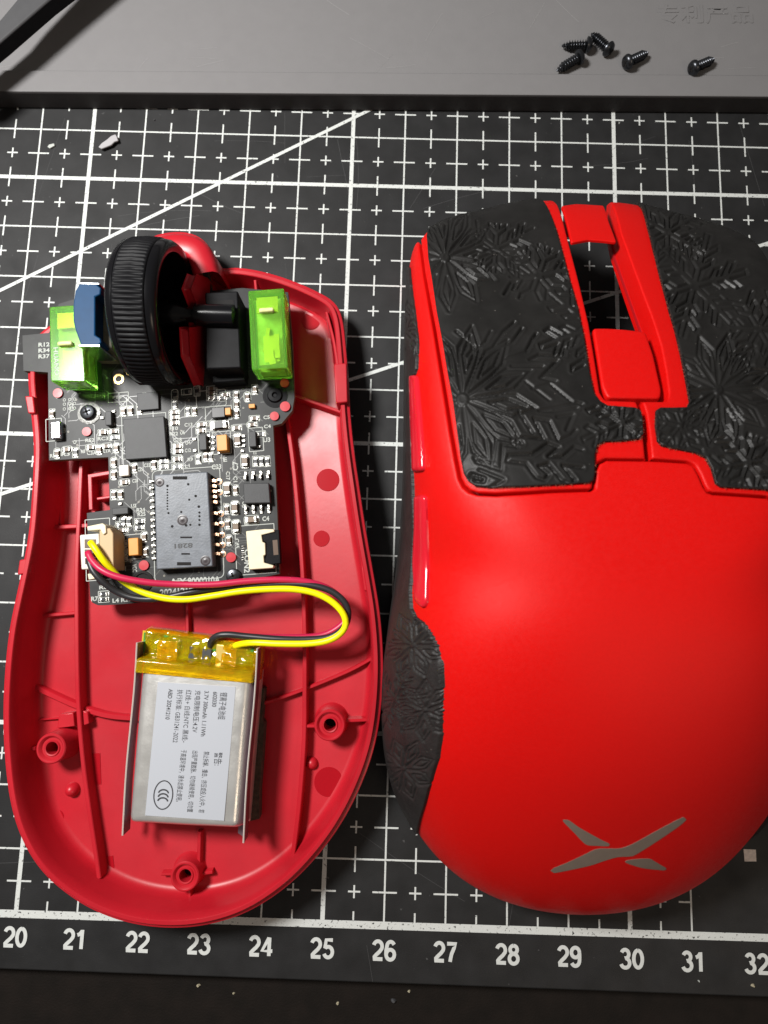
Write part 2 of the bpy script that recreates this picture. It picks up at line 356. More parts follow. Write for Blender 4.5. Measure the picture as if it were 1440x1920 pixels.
def scratches(name, m, parent, n, box, z, seed, Lr):
    rs = random.Random(seed); b = MB()
    for k in range(n):
        p = np.array([rs.uniform(box[0], box[2]), rs.uniform(box[1], box[3])]); a = rs.choice((0.2, 1.3, 1.6, 2.6)) + rs.uniform(-.25, .25); L = rs.uniform(*Lr); c = rs.uniform(-.15, .15)
        P = [p + L * t * np.array([math.cos(a + c * t), math.sin(a + c * t)]) for t in np.linspace(0, 1, 5)]; b.ribbon(np.array(P), rs.uniform(0.005, 0.011), z + k * 0.00001)
    o = b.build(name, m, parent); o['kind'] = 'stuff'
scratches('knife_scratches', 'scratch', mat_t, 60, (18, -1, 33, 14), 0.0012, 4, (0.4, 2.2))
# ================================================================== grey tray at the back
TZ, TR = 0.40, 0.355
p, q = np.array(W(0, 204, 0)), np.array(W(1440, 214, 0)); d = (q - p) / np.linalg.norm(q - p); nrm = np.array([-d[1], d[0]])
A = p - d * 10; B = q + d * 10
tray = thing('grey_tray', 'grey plastic tray with shallow rim across the top, the loose black screws lying on it', 'tray', (26, 16, 0))
b = MB(); b.prism([A, B, B + nrm * 0.47, A + nrm * 0.47], 0.008, TZ, 0, 1); b.build('front_rim', ['tray', 'tray_side_shaded'], tray, bev=0.035, seg=3)
b = MB(); b.prism([A + nrm * 0.468, B + nrm * 0.468, B + nrm * 9, A + nrm * 9], 0.008, TR, 0, 1); b.build('floor_panel', ['tray', 'tray_side_shaded'], tray)
scratches('fine_scratches', 'tray_scratch', tray, 30, (18, 14.7, 36, 17.5), TR + 0.002, 9, (0.2, 0.9))
text('embossed_lettering', '专利产品', (1232, 40), (1412, 40), TR + 0.002, 0.30, 'tray', tray, bold=0.016, ext=0.007)

# dark tool in the corner
tl = thing('flat_tool', 'dark grey flat tool arm reaching over the top left corner of the tray', 'hand tool', (*W(30, 30, TR), TR))
b = MB(); b.prism(PX([(30, 2), (96, -6), (170, -90), (240, -170), (170, -190), (90, -85)][::1], 1.15), 0.85, 1.15)
tp = [(31, 0), (90, 0), (0, 78), (-80, 150), (-120, 160), (-110, 130), (0, 37)]
b = MB(); b.prism(PX([(150, -130), (200, -90), (90, 0), (0, 78), (-90, 150), (-130, 150), (0, 37), (31, 0)], 1.1), 1.05, 1.1); b.build('arm', 'tool', tl, bev=0.04)
b = MB(); b.prism(PX([(154, -126), (200, -86), (88, 0), (0, 76), (-88, 148), (-128, 148), (2, 37), (33, 0)], 1.045), 0.74, 1.045); b.build('lower_arm', 'black_pl', tl, bev=0.03)

# ------------------------------------------------------------------ loose screws
def make_screw(loc, R, label, lg='loose black screws on the grey tray', parent=None):
    t = thing('screw', label, 'screw', loc, lg); t.rotation_euler = R.to_euler()
    return t
hm = MB(); hm.lathe([(0.001, -0.085), (0.03, -0.085), (0.034, -0.055), (0.036, -0.085), (0.08, -0.080), (0.115, -0.055), (0.13, -0.015), (0.13, 0.0), (0.115, 0.012), (0.05, 0.014)], (0, 0, 0), 'X', 24)
for k in (0, 1):
    hm.box((-0.080, 0, 0), (0.012, 0.06 if k else 0.014, 0.014 if k else 0.06), mi=1)
sm = MB(); prof = []
for i in range(9):
    a = 0.014 + i * 0.048; r = 0.080 if i < 7 else 0.080 - (i - 6) * 0.018
    prof += [(r * 0.62, a), (r * 0.66, a + 0.012), (r * 1.08, a + 0.024), (r * 0.66, a + 0.036)]
prof.append((0.012, 0.465)); sm.lathe(prof, (0, 0, 0), 'X', 18, capB=True)
proto = {}
def add_screw(hp, tp, zc, tilt, label):
    h = W3(*hp, zc); t = W3(*tp, zc - tilt); d = (t - h).normalized()
    q = d.to_track_quat('X', 'Z')
    o = bpy.data.objects.new('screw', None); COL.objects.link(o); o.location = h; o.rotation_mode = 'QUATERNION'; o.rotation_quaternion = q
    o['label'] = label; o['category'] = 'screw'; o['group'] = 'loose black screws on the grey tray'; o.scale = (1, 1, 1)
    if not proto:
        x = hm.build('screw_head', ['screw', 'hole'], None, smooth=True, auto=40); x.parent = o; x.matrix_parent_inverse = Matrix(); proto['h'] = x
        y = sm.build('threaded_shank', 'screw', None, smooth=True, auto=60); y.parent = o; proto['s'] = y
    else:
        for k in ('h', 's'):
            c = proto[k].copy(); COL.objects.link(c); c.parent = o
add_screw((1101, 84), (1050, 86), TR + 0.125, 0.05, 'leftmost upper loose screw, lying level with its point to the left')
add_screw((1140, 91), (1110, 64), TR + 0.125, 0.05, 'loose screw with its head down right and its point touching the upper left screw head')
add_screw((1085, 108), (1045, 132), TR + 0.125, 0.05, 'lowest left loose screw, point towards the tray front and head under the level screw')
add_screw((1178, 116), (1220, 97), TR + 0.125, 0.05, 'single loose screw lying in the middle of the row, right of the cluster of three')
add_screw((1302, 127), (1347, 108), TR + 0.125, 0.05, 'rightmost loose screw, lying alone on the tray, below the embossed characters')

# ================================================================== bottom shell
ZF = 0.22
shell = thing('mouse_bottom_shell', 'open red plastic bottom half of a computer mouse, inside up, holding circuit board and battery', 'mouse shell', (22.9, 5.5, 0))
out_px = [(48, 700), (52, 760), (58, 830), (56, 900), (48, 1000), (33, 1080), (22, 1130), (12, 1180), (4, 1250), (0, 1330), (2, 1410), (12, 1500), (32, 1570), (66, 1630), (112, 1675), (172, 1713), (245, 1738), (325, 1746),
          (400, 1737), (470, 1712), (540, 1665), (598, 1606), (645, 1540), (682, 1465), (706, 1390), (717, 1310), (719, 1230), (713, 1150), (700, 1070), (686, 990), (674, 910), (664, 840), (657, 770), (653, 700), (648, 640),
          (643, 598), (630, 565), (590, 541), (540, 520), (485, 504), (430, 497), (408, 505), (402, 480), (390, 455), (366, 436), (335, 430), (300, 434), (276, 442), (262, 470), (252, 510), (225, 540), (185, 556), (140, 575), (92, 606), (55, 640)]
def rimz(py): return float(np.interp(py, [640, 900], [0.66, 0.90]))
OUT3 = spline([(*W(x, y, rimz(y)), rimz(y)) for x, y in out_px], 330, True); OUT3 = OUT3 if area2(OUT3[:, :2]) > 0 else OUT3[::-1].copy()
OUT = OUT3[:, :2]; RZ = OUT3[:, 2] / 0.90
def loft(rings, m, name, parent, cap0=True, cap1=True, mi=None, **k):
    n = len(rings[0]); V = np.vstack(rings); F = []
    for i in range(len(rings) - 1):
        for j in range(n): F.append((i * n + j, i * n + (j + 1) % n, (i + 1) * n + (j + 1) % n, (i + 1) * n + j))
    if cap0: F.append(tuple(range(n))[::-1])
    if cap1: F.append(tuple(range((len(rings) - 1) * n, len(rings) * n)))
    return mo(name, V, F, m, parent, **k)
def zr(P, z): return np.c_[P, z * (RZ if z > 0.28 else np.ones(len(P)))]
def smoothed(P, k):
    for _ in range(k): P = (np.roll(P, 1, 0) + P * 2 + np.roll(P, -1, 0)) / 4
    return P
I = lambda dd, k=0: smoothed(inset(smoothed(OUT, 2 + k), dd), 2)
rings = [zr(I(0.38, 30), 0.03), zr(I(0.22, 12), 0.10), zr(I(0.10, 4), 0.32), zr(I(0.03), 0.60), zr(I(0.0), 0.80), zr(I(0.012), 0.835), zr(I(0.05), 0.85), zr(I(0.075), 0.85),
         zr(I(0.080), 0.905), zr(I(0.092), 0.92), zr(I(0.145), 0.92), zr(I(0.158), 0.905), zr(I(0.175, 2), 0.70), zr(I(0.20, 6), 0.42), zr(I(0.22, 10), 0.30), zr(I(0.26, 20), ZF + 0.02), zr(I(0.31, 30), ZF)]
loft(rings, 'red_in', 'shell_body', shell, smooth=True, auto=38)
# raised front tongue over the wheel bay
tg = spline([(268, 470), (276, 446), (300, 434), (335, 430), (366, 436), (388, 452), (401, 478), (408, 505)], 40)
zt = 1.22
To = np.array([W(x, y, zt) for x, y in tg]); Nn = np.gradient(To, axis=0); Nn /= np.linalg.norm(Nn, axis=1)[:, None]; Nn = np.stack([Nn[:, 1], -Nn[:, 0]], 1)
cl = np.array(W(335, 520, zt)); Nn = np.array([n_ if (cl - t_) @ n_ > 0 else -n_ for n_, t_ in zip(Nn, To)])
prof = [(-0.02, 0.35), (0.0, 1.0), (0.02, 1.12), (0.09, 1.20), (0.20, zt), (0.36, zt), (0.42, 1.18), (0.44, 1.10), (0.45, 0.4)]
V = []; F = []; n = len(To)
for dd, z in prof: V += [(*(To[i] + Nn[i] * dd), z) for i in range(n)]
m_ = len(prof)
for i in range(m_ - 1):
    for j in range(n - 1): F.append((i * n + j, i * n + j + 1, (i + 1) * n + j + 1, (i + 1) * n + j))
mo('front_tongue', V, F, 'red_in', shell, smooth=True, auto=50)
def rib(pts, z, wd=0.085, name='rib', m='red_in', zb=ZF - 0.02, n=None):
    P = spline([W(x, y, z) for x, y in pts], n or max(2, len(pts) * 5)) if len(pts) > 2 else np.array([W(x, y, z) for x, y in pts])
    P = np.vstack([P[0] + (P[-1] - P[0]) * t for t in np.linspace(0, 1, 24)]) if len(P) == 2 else P
    P = P[inside(P, OUT)]; dw = seg_dist(P, OUT, np.roll(OUT, -1, 0), 0.7); P = P[dw > 0.11]; dw = dw[dw > 0.11]
    if len(P) < 2: return None
    zbb = np.maximum(zb, np.interp(dw, [0.11, 0.28, 0.5], [0.36, 0.20, zb]))
    T = np.gradient(P, axis=0); T /= np.linalg.norm(T, axis=1)[:, None]; N = np.stack([-T[:, 1], T[:, 0]], 1)
    sec = [(-wd / 2 - 0.012, zb), (-wd / 2, z - 0.012), (-wd / 2 + 0.012, z), (wd / 2 - 0.012, z), (wd / 2, z - 0.012), (wd / 2 + 0.012, zb)]
    V = [(*(P[i] + N[i] * s), min(max(zz, zbb[i]), z) if zz == zb else zz) for i in range(len(P)) for s, zz in sec]; k = len(sec)
    F = [(i * k + j, i * k + j + 1, (i + 1) * k + j + 1, (i + 1) * k + j) for i in range(len(P) - 1) for j in range(k - 1)]
    F += [tuple(range(k)), tuple(range((len(P) - 1) * k, len(P) * k))[::-1]]
    return mo(name, V, F, m, shell, smooth=True, auto=40)
rib([(152, 855), (148, 950), (143, 1060), (143, 1160), (144, 1260), (147, 1340), (156, 1440), (168, 1530), (180, 1610), (190, 1684)], 0.46, 0.07)
rib([(535, 770), (548, 860), (558, 960), (567, 1080), (571, 1200), (571, 1290), (570, 1380), (564, 1470), (556, 1550), (545, 1628)], 0.44, 0.07)
rib([(32, 1272), (62, 1287), (95, 1303), (145, 1325), (195, 1341), (250, 1347), (330, 1350)], 0.33, 0.09)
rib([(712, 1226), (665, 1253), (620, 1273), (570, 1293), (520, 1311), (470, 1325)], 0.34, 0.055)
rib([(48, 992), (165, 985)], 0.42, 0.07); rib([(52, 857), (95, 853)], 0.52, 0.07); rib([(66, 1156), (142, 1149)], 0.33, 0.06)
rib([(62, 1351), (202, 1340)], 0.28, 0.03)
rib([(20, 1408), (66, 1404)], 0.46, 0.06); rib([(649, 1352), (694, 1350)], 0.42, 0.05); rib([(566, 1362), (590, 1362)], 0.42, 0.05)
rib([(302, 1640), (322, 1640)], 0.34, 0.04); rib([(372, 1640), (398, 1636)], 0.34, 0.05); rib([(374, 1560), (372, 1625)], 0.34, 0.06); rib([(355, 1668), (356, 1722)], 0.36, 0.05)
rib([(350, 1120), (352, 1230)], 0.34, 0.06)
rib([(612, 585), (626, 640), (634, 700), (640, 770), (650, 850), (663, 930), (676, 1010)], 0.56, 0.05)
rib([(60, 820), (88, 800)], 0.5, 0.05); rib([(108, 870), (112, 985)], 0.34, 0.05); rib([(80, 1000), (76, 1150)], 0.32, 0.05)
rib([(548, 740), (642, 773)], 0.46, 0.06); rib([(478, 525), (480, 545)], 0.7, 0.05)
rib([(165, 893), (206, 886)], 0.46, 0.07); rib([(168, 895), (170, 955)], 0.46, 0.07); rib([(182, 935), (215, 930)], 0.46, 0.05)
b = MB(); b.prism(PX([(110, 1340), (137, 1336), (140, 1362), (107, 1366)], 0.40), ZF - .02, 0.40); b.prism(PX([(154, 1332), (164, 1335), (167, 1357), (156, 1361)], 0.40), ZF - .02, 0.40); b.build('support_block', 'red_in', shell, bev=0.015)
def boss(px, py, z, ro, rh=0.098):
    c = W3(px, py, z); c.z = 0
    b = MB(); b.lathe([(ro + 0.05, ZF - 0.01), (ro + 0.02, ZF + 0.03), (ro, z - 0.015), (ro - 0.015, z), (ro - 0.035, z), (ro - 0.05, z - 0.012), (ro - 0.075, z - 0.05), (rh + 0.035, z - 0.05), (rh + 0.02, z - 0.03), (rh, z - 0.035), (rh, ZF - 0.01)], c, n=40)
    b.lathe([(rh, ZF + 0.004), (0.001, ZF + 0.004)], c, n=24, mi=1)
    return b.build('screw_boss', ['red_in', 'hole'], shell, smooth=True, auto=35)
boss(95, 1404, 0.66, 0.235); boss(618, 1360, 0.60, 0.245); boss(346, 1644, 0.50, 0.225)
def dome(px, py, r, h):
    c = W3(px, py, ZF + h / 2); c.z = ZF
    b = MB(); b.lathe([(r * math.cos(a), h * math.sin(a)) for a in np.linspace(-0.1, 1.56, 9)], c, n=24); b.build('locating_pip', 'red_in', shell, smooth=True)
dome(133, 1482, 0.115, 0.15); dome(584, 1432, 0.10, 0.11)
def mark(px, py, r):
    c = W3(px, py, ZF); b = MB(); b.lathe([(r, 0.001), (r - 0.006, 0.008), (0.001, 0.008)], c, n=32); b.build('ejector_mark', 'red_mark', shell)
for a in [(100, 1536, 0.18), (616, 1466, 0.235), (583, 602, 0.17), (615, 900, 0.20), (603, 1010, 0.14)]: mark(*a)
for q_ in [[(170, 1412), (188, 1412), (190, 1470), (174, 1472)], [(192, 1606), (212, 1604), (217, 1648), (200, 1652)]]:
    b = MB(); b.prism(PX(q_, ZF), ZF - 0.01, ZF + 0.008); b.build('ejector_mark', 'red_mark', shell)
for q_, z0, z1 in [([(626, 682), (650, 680), (652, 754), (630, 756)], 0.45, 0.86), ([(676, 1048), (692, 1045), (697, 1108), (682, 1108)], 0.45, 0.84), ([(46, 742), (62, 742), (66, 775), (52, 775)], 0.5, 0.86), ([(36, 1050), (60, 1045), (56, 1075), (32, 1078)], 0.5, 0.88)]:
    b = MB(); b.prism(PX(q_, z1), z0, z1); b.build('clip_catch', 'red_in', shell, bev=0.02)
# wheel carrier wall and support posts of the shell
b = MB(); yc, zc = 9.70, 1.36
prf = [(yc - 1.0, 0.25), (yc + 0.95, 0.25), (yc + 0.85, 0.9), (yc + 0.62, 1.45), (yc + 0.3, 1.62), (yc + 0.16, 1.2), (yc - 0.16, 1.2), (yc - 0.35, 1.60), (yc - 0.72, 1.45), (yc - 0.95, 0.8)]
V = [(x, y, z) for x in (22.55, 22.70) for y, z in prf]; k = len(prf)
F = [tuple(range(k)), tuple(range(k, 2 * k))[::-1]] + [(i, (i + 1) % k, k + (i + 1) % k, k + i) for i in range(k)]
mo('wheel_bracket', V, F, 'red_in', shell, bev=0.03)

# ================================================================== circuit board
ZB = 0.74
board = thing('circuit_board', 'black printed circuit board crowded with tiny parts, screwed into the red bottom shell', 'circuit board', (*W(300, 850, ZB), ZB))
bp_ = [(42, 629), (92, 624), (110, 570), (190, 545), (225, 560), (232, 700), (262, 722), (352, 722), (372, 706), (385, 640), (372, 560), (352, 530), (350, 498), (388, 500), (398, 545), (455, 540), (540, 548), (548, 640), (552, 745), (548, 770), (528, 794), (512, 798), (516, 880),
       (520, 965), (524, 1076), (440, 1092), (426, 1104), (392, 1112), (335, 1118), (278, 1129), (196, 1135), (184, 1135), (173, 1130), (169, 1118), (166, 1060), (163, 962), (206, 956), (203, 857), (92, 863), (90, 698), (44, 695)]
b = MB(); b.prism(PX(bp_, ZB), ZB - 0.12, ZB, 0, 1); b.build('board_panel', ['pcb', 'pcb_edge'], board)
BR = math.radians(6.5)
# passives: one mesh for each kind, shared
def passive_mesh(L, w_, h_, mats):
    b = MB(); b.box((0, 0, h_ / 2), (L * 0.30, w_ / 2, h_ / 2 * 0.94)); e = L * 0.10
    for s in (-1, 1): b.box((s * (L / 2 - e), 0, h_ / 2), (e, w_ / 2 * 1.04, h_ / 2), mi=1); b.box((s * (L / 2 + 0.01), 0, 0.008), (e * 1.1, w_ / 2 * 1.15, 0.008), mi=1)
    o = b.build('tmp', mats); me = o.data; bpy.data.objects.remove(o); return me
PM = {'s': passive_mesh(0.105, 0.055, 0.04, ['res_blk', 'solder']), 'c': passive_mesh(0.105, 0.058, 0.055, ['cap_tan', 'solder']), 'b': passive_mesh(0.105, 0.055, 0.05, ['cap_brown', 'solder']),
      'C': passive_mesh(0.165, 0.085, 0.08, ['cap_tan', 'solder']), 'K': passive_mesh(0.24, 0.11, 0.08, ['chip_blk', 'solder'])}
silk = MB()
def loop(px, py, hx, hy, rz, r=0.0, wd=0.0125, zz=None):
    c = np.array(W(px, py, ZB)); pts = []
    if r:
        for cx, cy, a in [(hx - r, hy - r, 0), (-hx + r, hy - r, 90), (-hx + r, -hy + r, 180), (hx - r, -hy + r, 270)]:
            for t in (0, 30, 60, 90): pts.append((cx + r * math.cos(math.radians(a + t)), cy + r * math.sin(math.radians(a + t))))
    else:
        k = 4
        cs = [(hx, hy), (-hx, hy), (-hx, -hy), (hx, -hy)]
        for i in range(4):
            a, b_ = np.array(cs[i]), np.array(cs[(i + 1) % 4]); silk.ribbon([c + rot(a, rz), c + rot(b_, rz)], wd, ZB + 0.003 + (i % 2) * 0.001)
        return
    silk.ribbon([c + rot(np.array(p_), rz) for p_ in pts], wd, ZB + 0.0035 + rnd.random() * 0.001, closed=True)
def rot(v, a): return np.array([v[0] * math.cos(a) - v[1] * math.sin(a), v[0] * math.sin(a) + v[1] * math.cos(a)])
def passive(px, py, k, o, ring=0):
    ring = ring or rnd.choice((1, 2))
    me = PM[k]; nm = {'s': 'resistor', 'c': 'capacitor', 'b': 'capacitor', 'C': 'capacitor', 'K': 'diode'}[k]
    x = bpy.data.objects.new(nm, me); COL.objects.link(x); adopt(x, board)
    x.location = W3(px, py, ZB + 0.03); x.location.z = ZB; rz = BR + (math.pi / 2 if o == 'v' else 0) + rnd.uniform(-.03, .03); x.rotation_euler = (0, 0, rz)
    L, w_ = {'s': (.105, .055), 'c': (.105, .058), 'b': (.105, .055), 'C': (.165, .085), 'K': (.24, .11)}[k]
    if ring == 1: loop(px, py, L / 2 + 0.04, w_ / 2 + 0.028, rz, 0.045)
    if ring == 2: loop(px, py, L / 2 + 0.035, w_ / 2 + 0.022, rz)
c3 = lambda x, y: (50 + x / 4.8, 740 + y / 4.8)
c4 = lambda x, y: (300 + x / 4.8, 740 + y / 4.8)
c5 = lambda x, y: (100 + x / 4.8, 940 + y / 4.8)
c2 = lambda x, y: (300 + x / 3.6, 400 + y / 3.6)
c6 = lambda x, y: (360 + x / 4.235, 940 + y / 4.235)
for f, L in [(c3, [(870, 150, 'c', 'v', 2), (935, 145, 'c', 'v', 2), (1015, 135, 'b', 'v', 2), (230, 175, 'b', 'v', 2), (690, 340, 'c', 'h', 2), (785, 330, 'b', 'h', 0), (790, 385, 's', 'h', 2), (580, 475, 'b', 'h', 0), (655, 495, 'c', 'v', 0),
                   (720, 465, 'b', 'h', 0), (808, 480, 'c', 'v', 1), (365, 495, 'c', 'h', 1), (440, 520, 's', 'v', 2), (275, 530, 'b', 'v', 0), (785, 610, 'c', 'v', 1), (785, 720, 'c', 'v', 1), (970, 660, 'b', 'v', 1), (880, 790, 'c', 'h', 1),
                   (785, 900, 'b', 'v', 2), (845, 900, 'c', 'v', 2), (1145, 630, 'b', 'v', 1), (1230, 600, 's', 'h', 0), (1230, 650, 's', 'h', 0), (1355, 580, 'b', 'h', 2), (1355, 650, 's', 'h', 0), (1330, 160, 'b', 'h', 0), (1330, 207, 'b', 'h', 0),
                   (1330, 255, 'b', 'h', 0), (1360, 465, 'c', 'h', 1), (1360, 510, 'b', 'h', 0), (1060, 1280, 'c', 'v', 1), (1020, 1140, 's', 'h', 2), (1015, 1195, 's', 'h', 2), (870, 1140, 's', 'v', 0), (920, 1140, 's', 'v', 0), (870, 1220, 's', 'h', 0)]),
             (c4, [(345, 580, 's', 'v', 2), (410, 560, 'b', 'v', 0), (455, 560, 's', 'v', 2), (765, 600, 'C', 'v', 1), (860, 600, 's', 'v', 2), (912, 600, 's', 'v', 0), (965, 600, 's', 'v', 2), (605, 850, 'C', 'v', 1), (680, 860, 'c', 'v', 1),
                   (600, 1030, 'b', 'v', 1), (675, 1020, 'C', 'v', 1), (610, 1165, 'b', 'v', 1), (685, 1190, 'C', 'v', 1), (620, 1310, 'c', 'v', 1), (825, 1125, 'C', 'h', 1), (690, 300, 'b', 'h', 2), (700, 410, 'C', 'v', 1), (375, 270, 'b', 'h', 2),
                   (370, 325, 'c', 'h', 0), (535, 275, 'K', 'h', 2), (250, 150, 's', 'v', 2), (310, 150, 'b', 'v', 2), (690, 90, 'b', 'v', 0), (690, 170, 'b', 'v', 0), (830, 270, 'b', 'h', 1), (850, 215, 'b', 'h', 0), (905, 355, 's', 'h', 0), (500, 30, 's', 'h', 0), (560, 30, 's', 'h', 0)]),
             (c2, [(180, 1205, 's', 'h', 0), (250, 1200, 's', 'v', 2), (350, 1185, 'b', 'h', 0), (350, 1215, 'b', 'h', 0), (350, 1245, 'b', 'h', 0), (515, 1230, 'b', 'v', 2), (640, 1190, 'c', 'v', 2), (590, 1240, 'b', 'v', 0), (440, 1225, 'b', 'h', 2), (100, 1225, 's', 'v', 0), (100, 1290, 's', 'v', 0)]),
             (c5, [(455, 835, 's', 'h', 2), (455, 880, 's', 'h', 2), (610, 210, 's', 'h', 0), (610, 262, 'b', 'h', 0), (830, 455, 'c', 'v', 0), (620, 380, 's', 'h', 0), (620, 450, 's', 'h', 0), (620, 515, 's', 'h', 0)])]:
    for x, y, k, o, rg in L: passive(*f(x, y), k, o, rg)
# designator lettering, via rings, outlines
def silktext(s, p0, p1, h): text('designator', s, p0, p1, ZB + 0.004, h, 'silk', board, bold=0.03)
silktext('RS7', (117, 803), (117, 812), 0.05)
for s, p0, p1, h in [('R12', (72, 650), (93, 649), .07), ('R34', (72, 661), (93, 660), .07), ('R37', (72, 672), (93, 671), .07), ('CF', (137, 832), (144, 832), .06), ('RS2', (160, 829), (177, 828), .06), ('RC3', (183, 826), (203, 825), .06),
                     ('R8', (152, 850), (160, 849), .06), ('C3A', (163, 853), (181, 852), .06), ('L1A', (194, 849), (208, 848), .06), ('R5', (94, 858), (103, 857), .06), ('R3', (115, 855), (131, 854), .06), ('R17', (270, 748), (285, 747), .06),
                     ('P16', (211, 748), (228, 747), .05), ('S2', (150 + 116, 742), (276, 741), .05), ('F10', (318, 807), (334, 806), .06), ('R22', (318, 817), (334, 816), .06), ('U6', (338, 815), (347, 814), .07), ('C18', (325, 829), (341, 828), .07),
                     ('U4', (348, 834), (357, 833), .06), ('C12', (347, 848), (358, 847), .06), ('R9', (352, 865), (362, 864), .06), ('L1', (347, 877), (356, 876), .06), ('C13', (346, 800), (361, 799), .06), ('C33', (397, 880), (415, 879), .08), ('E', (419, 866), (426, 865), .07),
                     ('U3', (494, 829), (507, 828), .075), ('C4', (495, 803), (508, 802), .06), ('C5', (494, 786), (506, 785), .06), ('C4', (492, 977), (505, 976), .075), ('R16', (475, 852), (481, 852), .05), ('C32', (270, 876), (282, 875), .06), ('C35', (258, 884), (268, 883), .06), ('C28', (248, 905), (259, 904), .06),
                     ('U2', (246, 952), (256, 951), .06), ('R24', (256, 960), (272, 959), .065), ('R25', (258, 968), (273, 967), .065), ('BAT1', (216, 1071), (236, 1070), .075), ('R6', (186, 1105), (202, 1104), .06), ('R7', (171, 1127), (184, 1126), .07), ('L4 R29', (211, 1130), (247, 1127), .065),
                     ('9000010A', (352, 1096), (413, 1093), .11), ('AJY', (318, 1098), (350, 1096), .11), ('20241210', (300, 1117), (362, 1112), .10), ('+', (241, 1057), (249, 1056), .09)]:
    silktext(s, p0, p1, h)
for s, p0, p1, h in [('C17', (424, 884), (424, 900), .065), ('C1', (438, 893), (438, 904), .065), ('CON2', (459, 1030), (458, 1074), .09), ('C45', (441, 1010), (442, 1028), .06), ('VCC', (248, 1058), (249, 1073), .07), ('U5', (455, 940), (454, 952), .06), ('C7', (446, 882), (446, 865), .09), ('CN1', (458, 985), (470, 984), .05), ('CC1', (130, 757), (131, 771), .07)]:
    silktext(s, p0, p1, h)
for x in (121, 131, 140): 
    for y in (750, 758, 767): loop(x, y - (x - 121) * 0.08, 0.022, 0.022, 0, 0.022, 0.010)
loop(*c3(1060, 370), 0.37, 0.37, BR)
loop(352, 982, 0.56, 0.92, BR * 0.9, 0.08)
loop(479, 1030, 0.32, 0.40, BR * 0.9); loop(101, 806, 0.13, 0.19, BR); loop(184, 1030, 0.2, 0.5, BR); loop(383, 829, 0.10, 0.18, BR); loop(416, 830, 0.15, 0.19, BR); loop(250, 1025, 0.14, 0.2, BR)
loop(410, 775, 0.22, 0.12, BR); loop(396, 747, 0.25, 0.14, BR, 0.03); loop(222, 745, 0.17, 0.08, BR); loop(480, 824, 0.12, 0.2, BR)
tr = MB(); rt = random.Random(11); bpw = ccw(np.array(PX(bp_, ZB)))
for k in range(190):
    p_ = np.array(W(rt.uniform(95, 520), rt.uniform(700, 1120), ZB)); a_ = BR + rt.choice((0, 1, 2, 3)) * math.pi / 4; P = [p_]
    for q in range(rt.randint(2, 4)): P.append(P[-1] + rt.uniform(0.08, 0.32) * np.array([math.cos(a_), math.sin(a_)])); a_ += rt.choice((-1, 1)) * math.pi / 4
    if inside(np.array(P), bpw).all() and seg_near(np.array(P), bpw, np.roll(bpw, -1, 0))[0].min() > 0.04: tr.ribbon(np.array(P), 0.013, ZB + 0.0012 + k * 0.000004)
tr.build('copper_traces', 'trace', board)['kind'] = 'stuff'
vi = MB()
for k in range(120):
    p_ = np.array([W(rt.uniform(95, 520), rt.uniform(700, 1120), ZB)])
    if inside(p_, bpw)[0] and seg_near(p_, bpw, np.roll(bpw, -1, 0))[0][0] > 0.05: vi.lathe([(0.017, 0.0), (0.017, 0.004), (0.008, 0.004), (0.007, 0.001)], (*p_[0], ZB), n=10)
vi.build('vias', 'via', board)['kind'] = 'stuff'
silk.build('silkscreen_outlines', 'silk', board)['kind'] = 'stuff'
# round through-holes and red studs seen in them
def disc(name, px, py, r, m, z=ZB, h=0.006, parent=board, n=24):
    b = MB(); c = W3(px, py, z); c.z = z; b.lathe([(r, 0), (r, h), (0.001, h + 0.001)], c, n=n); return b.build(name, m, parent)
for px, py, r in [(164, 810, 0.075), (434, 1045, 0.08), (271, 1060, 0.08), (534, 719, 0.075), (535, 763, 0.085), (515, 781, 0.075), (110, 738, 0.08)]: disc('locating_stud', px, py, r, 'red_in', h=0.035)
b = MB(); c = W3(223, 711, ZB); c.z = ZB; b.lathe([(0.09, 0.001), (0.09, 0.012), (0.055, 0.012), (0.055, 0.001)], c, n=24); b.build('via_ring', 'gold', board)
b = MB(); c = W3(373, 519, ZB); c.z = ZB; b.lathe([(0.075, 0.001), (0.075, 0.01), (0.001, 0.012)], c, n=24); b.build('gold_pad', 'gold', board)
b = MB(); c = W3(376, 550, ZB); c.z = ZB; b.lathe([(0.055, 0.001), (0.055, 0.012), (0.001, 0.014)], c, n=24); b.build('gold_pad', 'gold', board)
loop(355, 517, 0.05, 0.09, BR); silktext('6', (370, 524), (377, 523), 0.07); silktext('C2', (361, 537), (369, 536), 0.05)
b = MB(); c = W3(516, 742, ZB); c.z = ZB; b.lathe([(0.21, 0.001), (0.21, 0.008), (0.13, 0.010), (0.11, 0.05), (0.05, 0.055), (0.03, 0.02), (0.001, 0.02)], c, n=32); b.build('screw_hole', 'black_pl', board, smooth=True, auto=40)
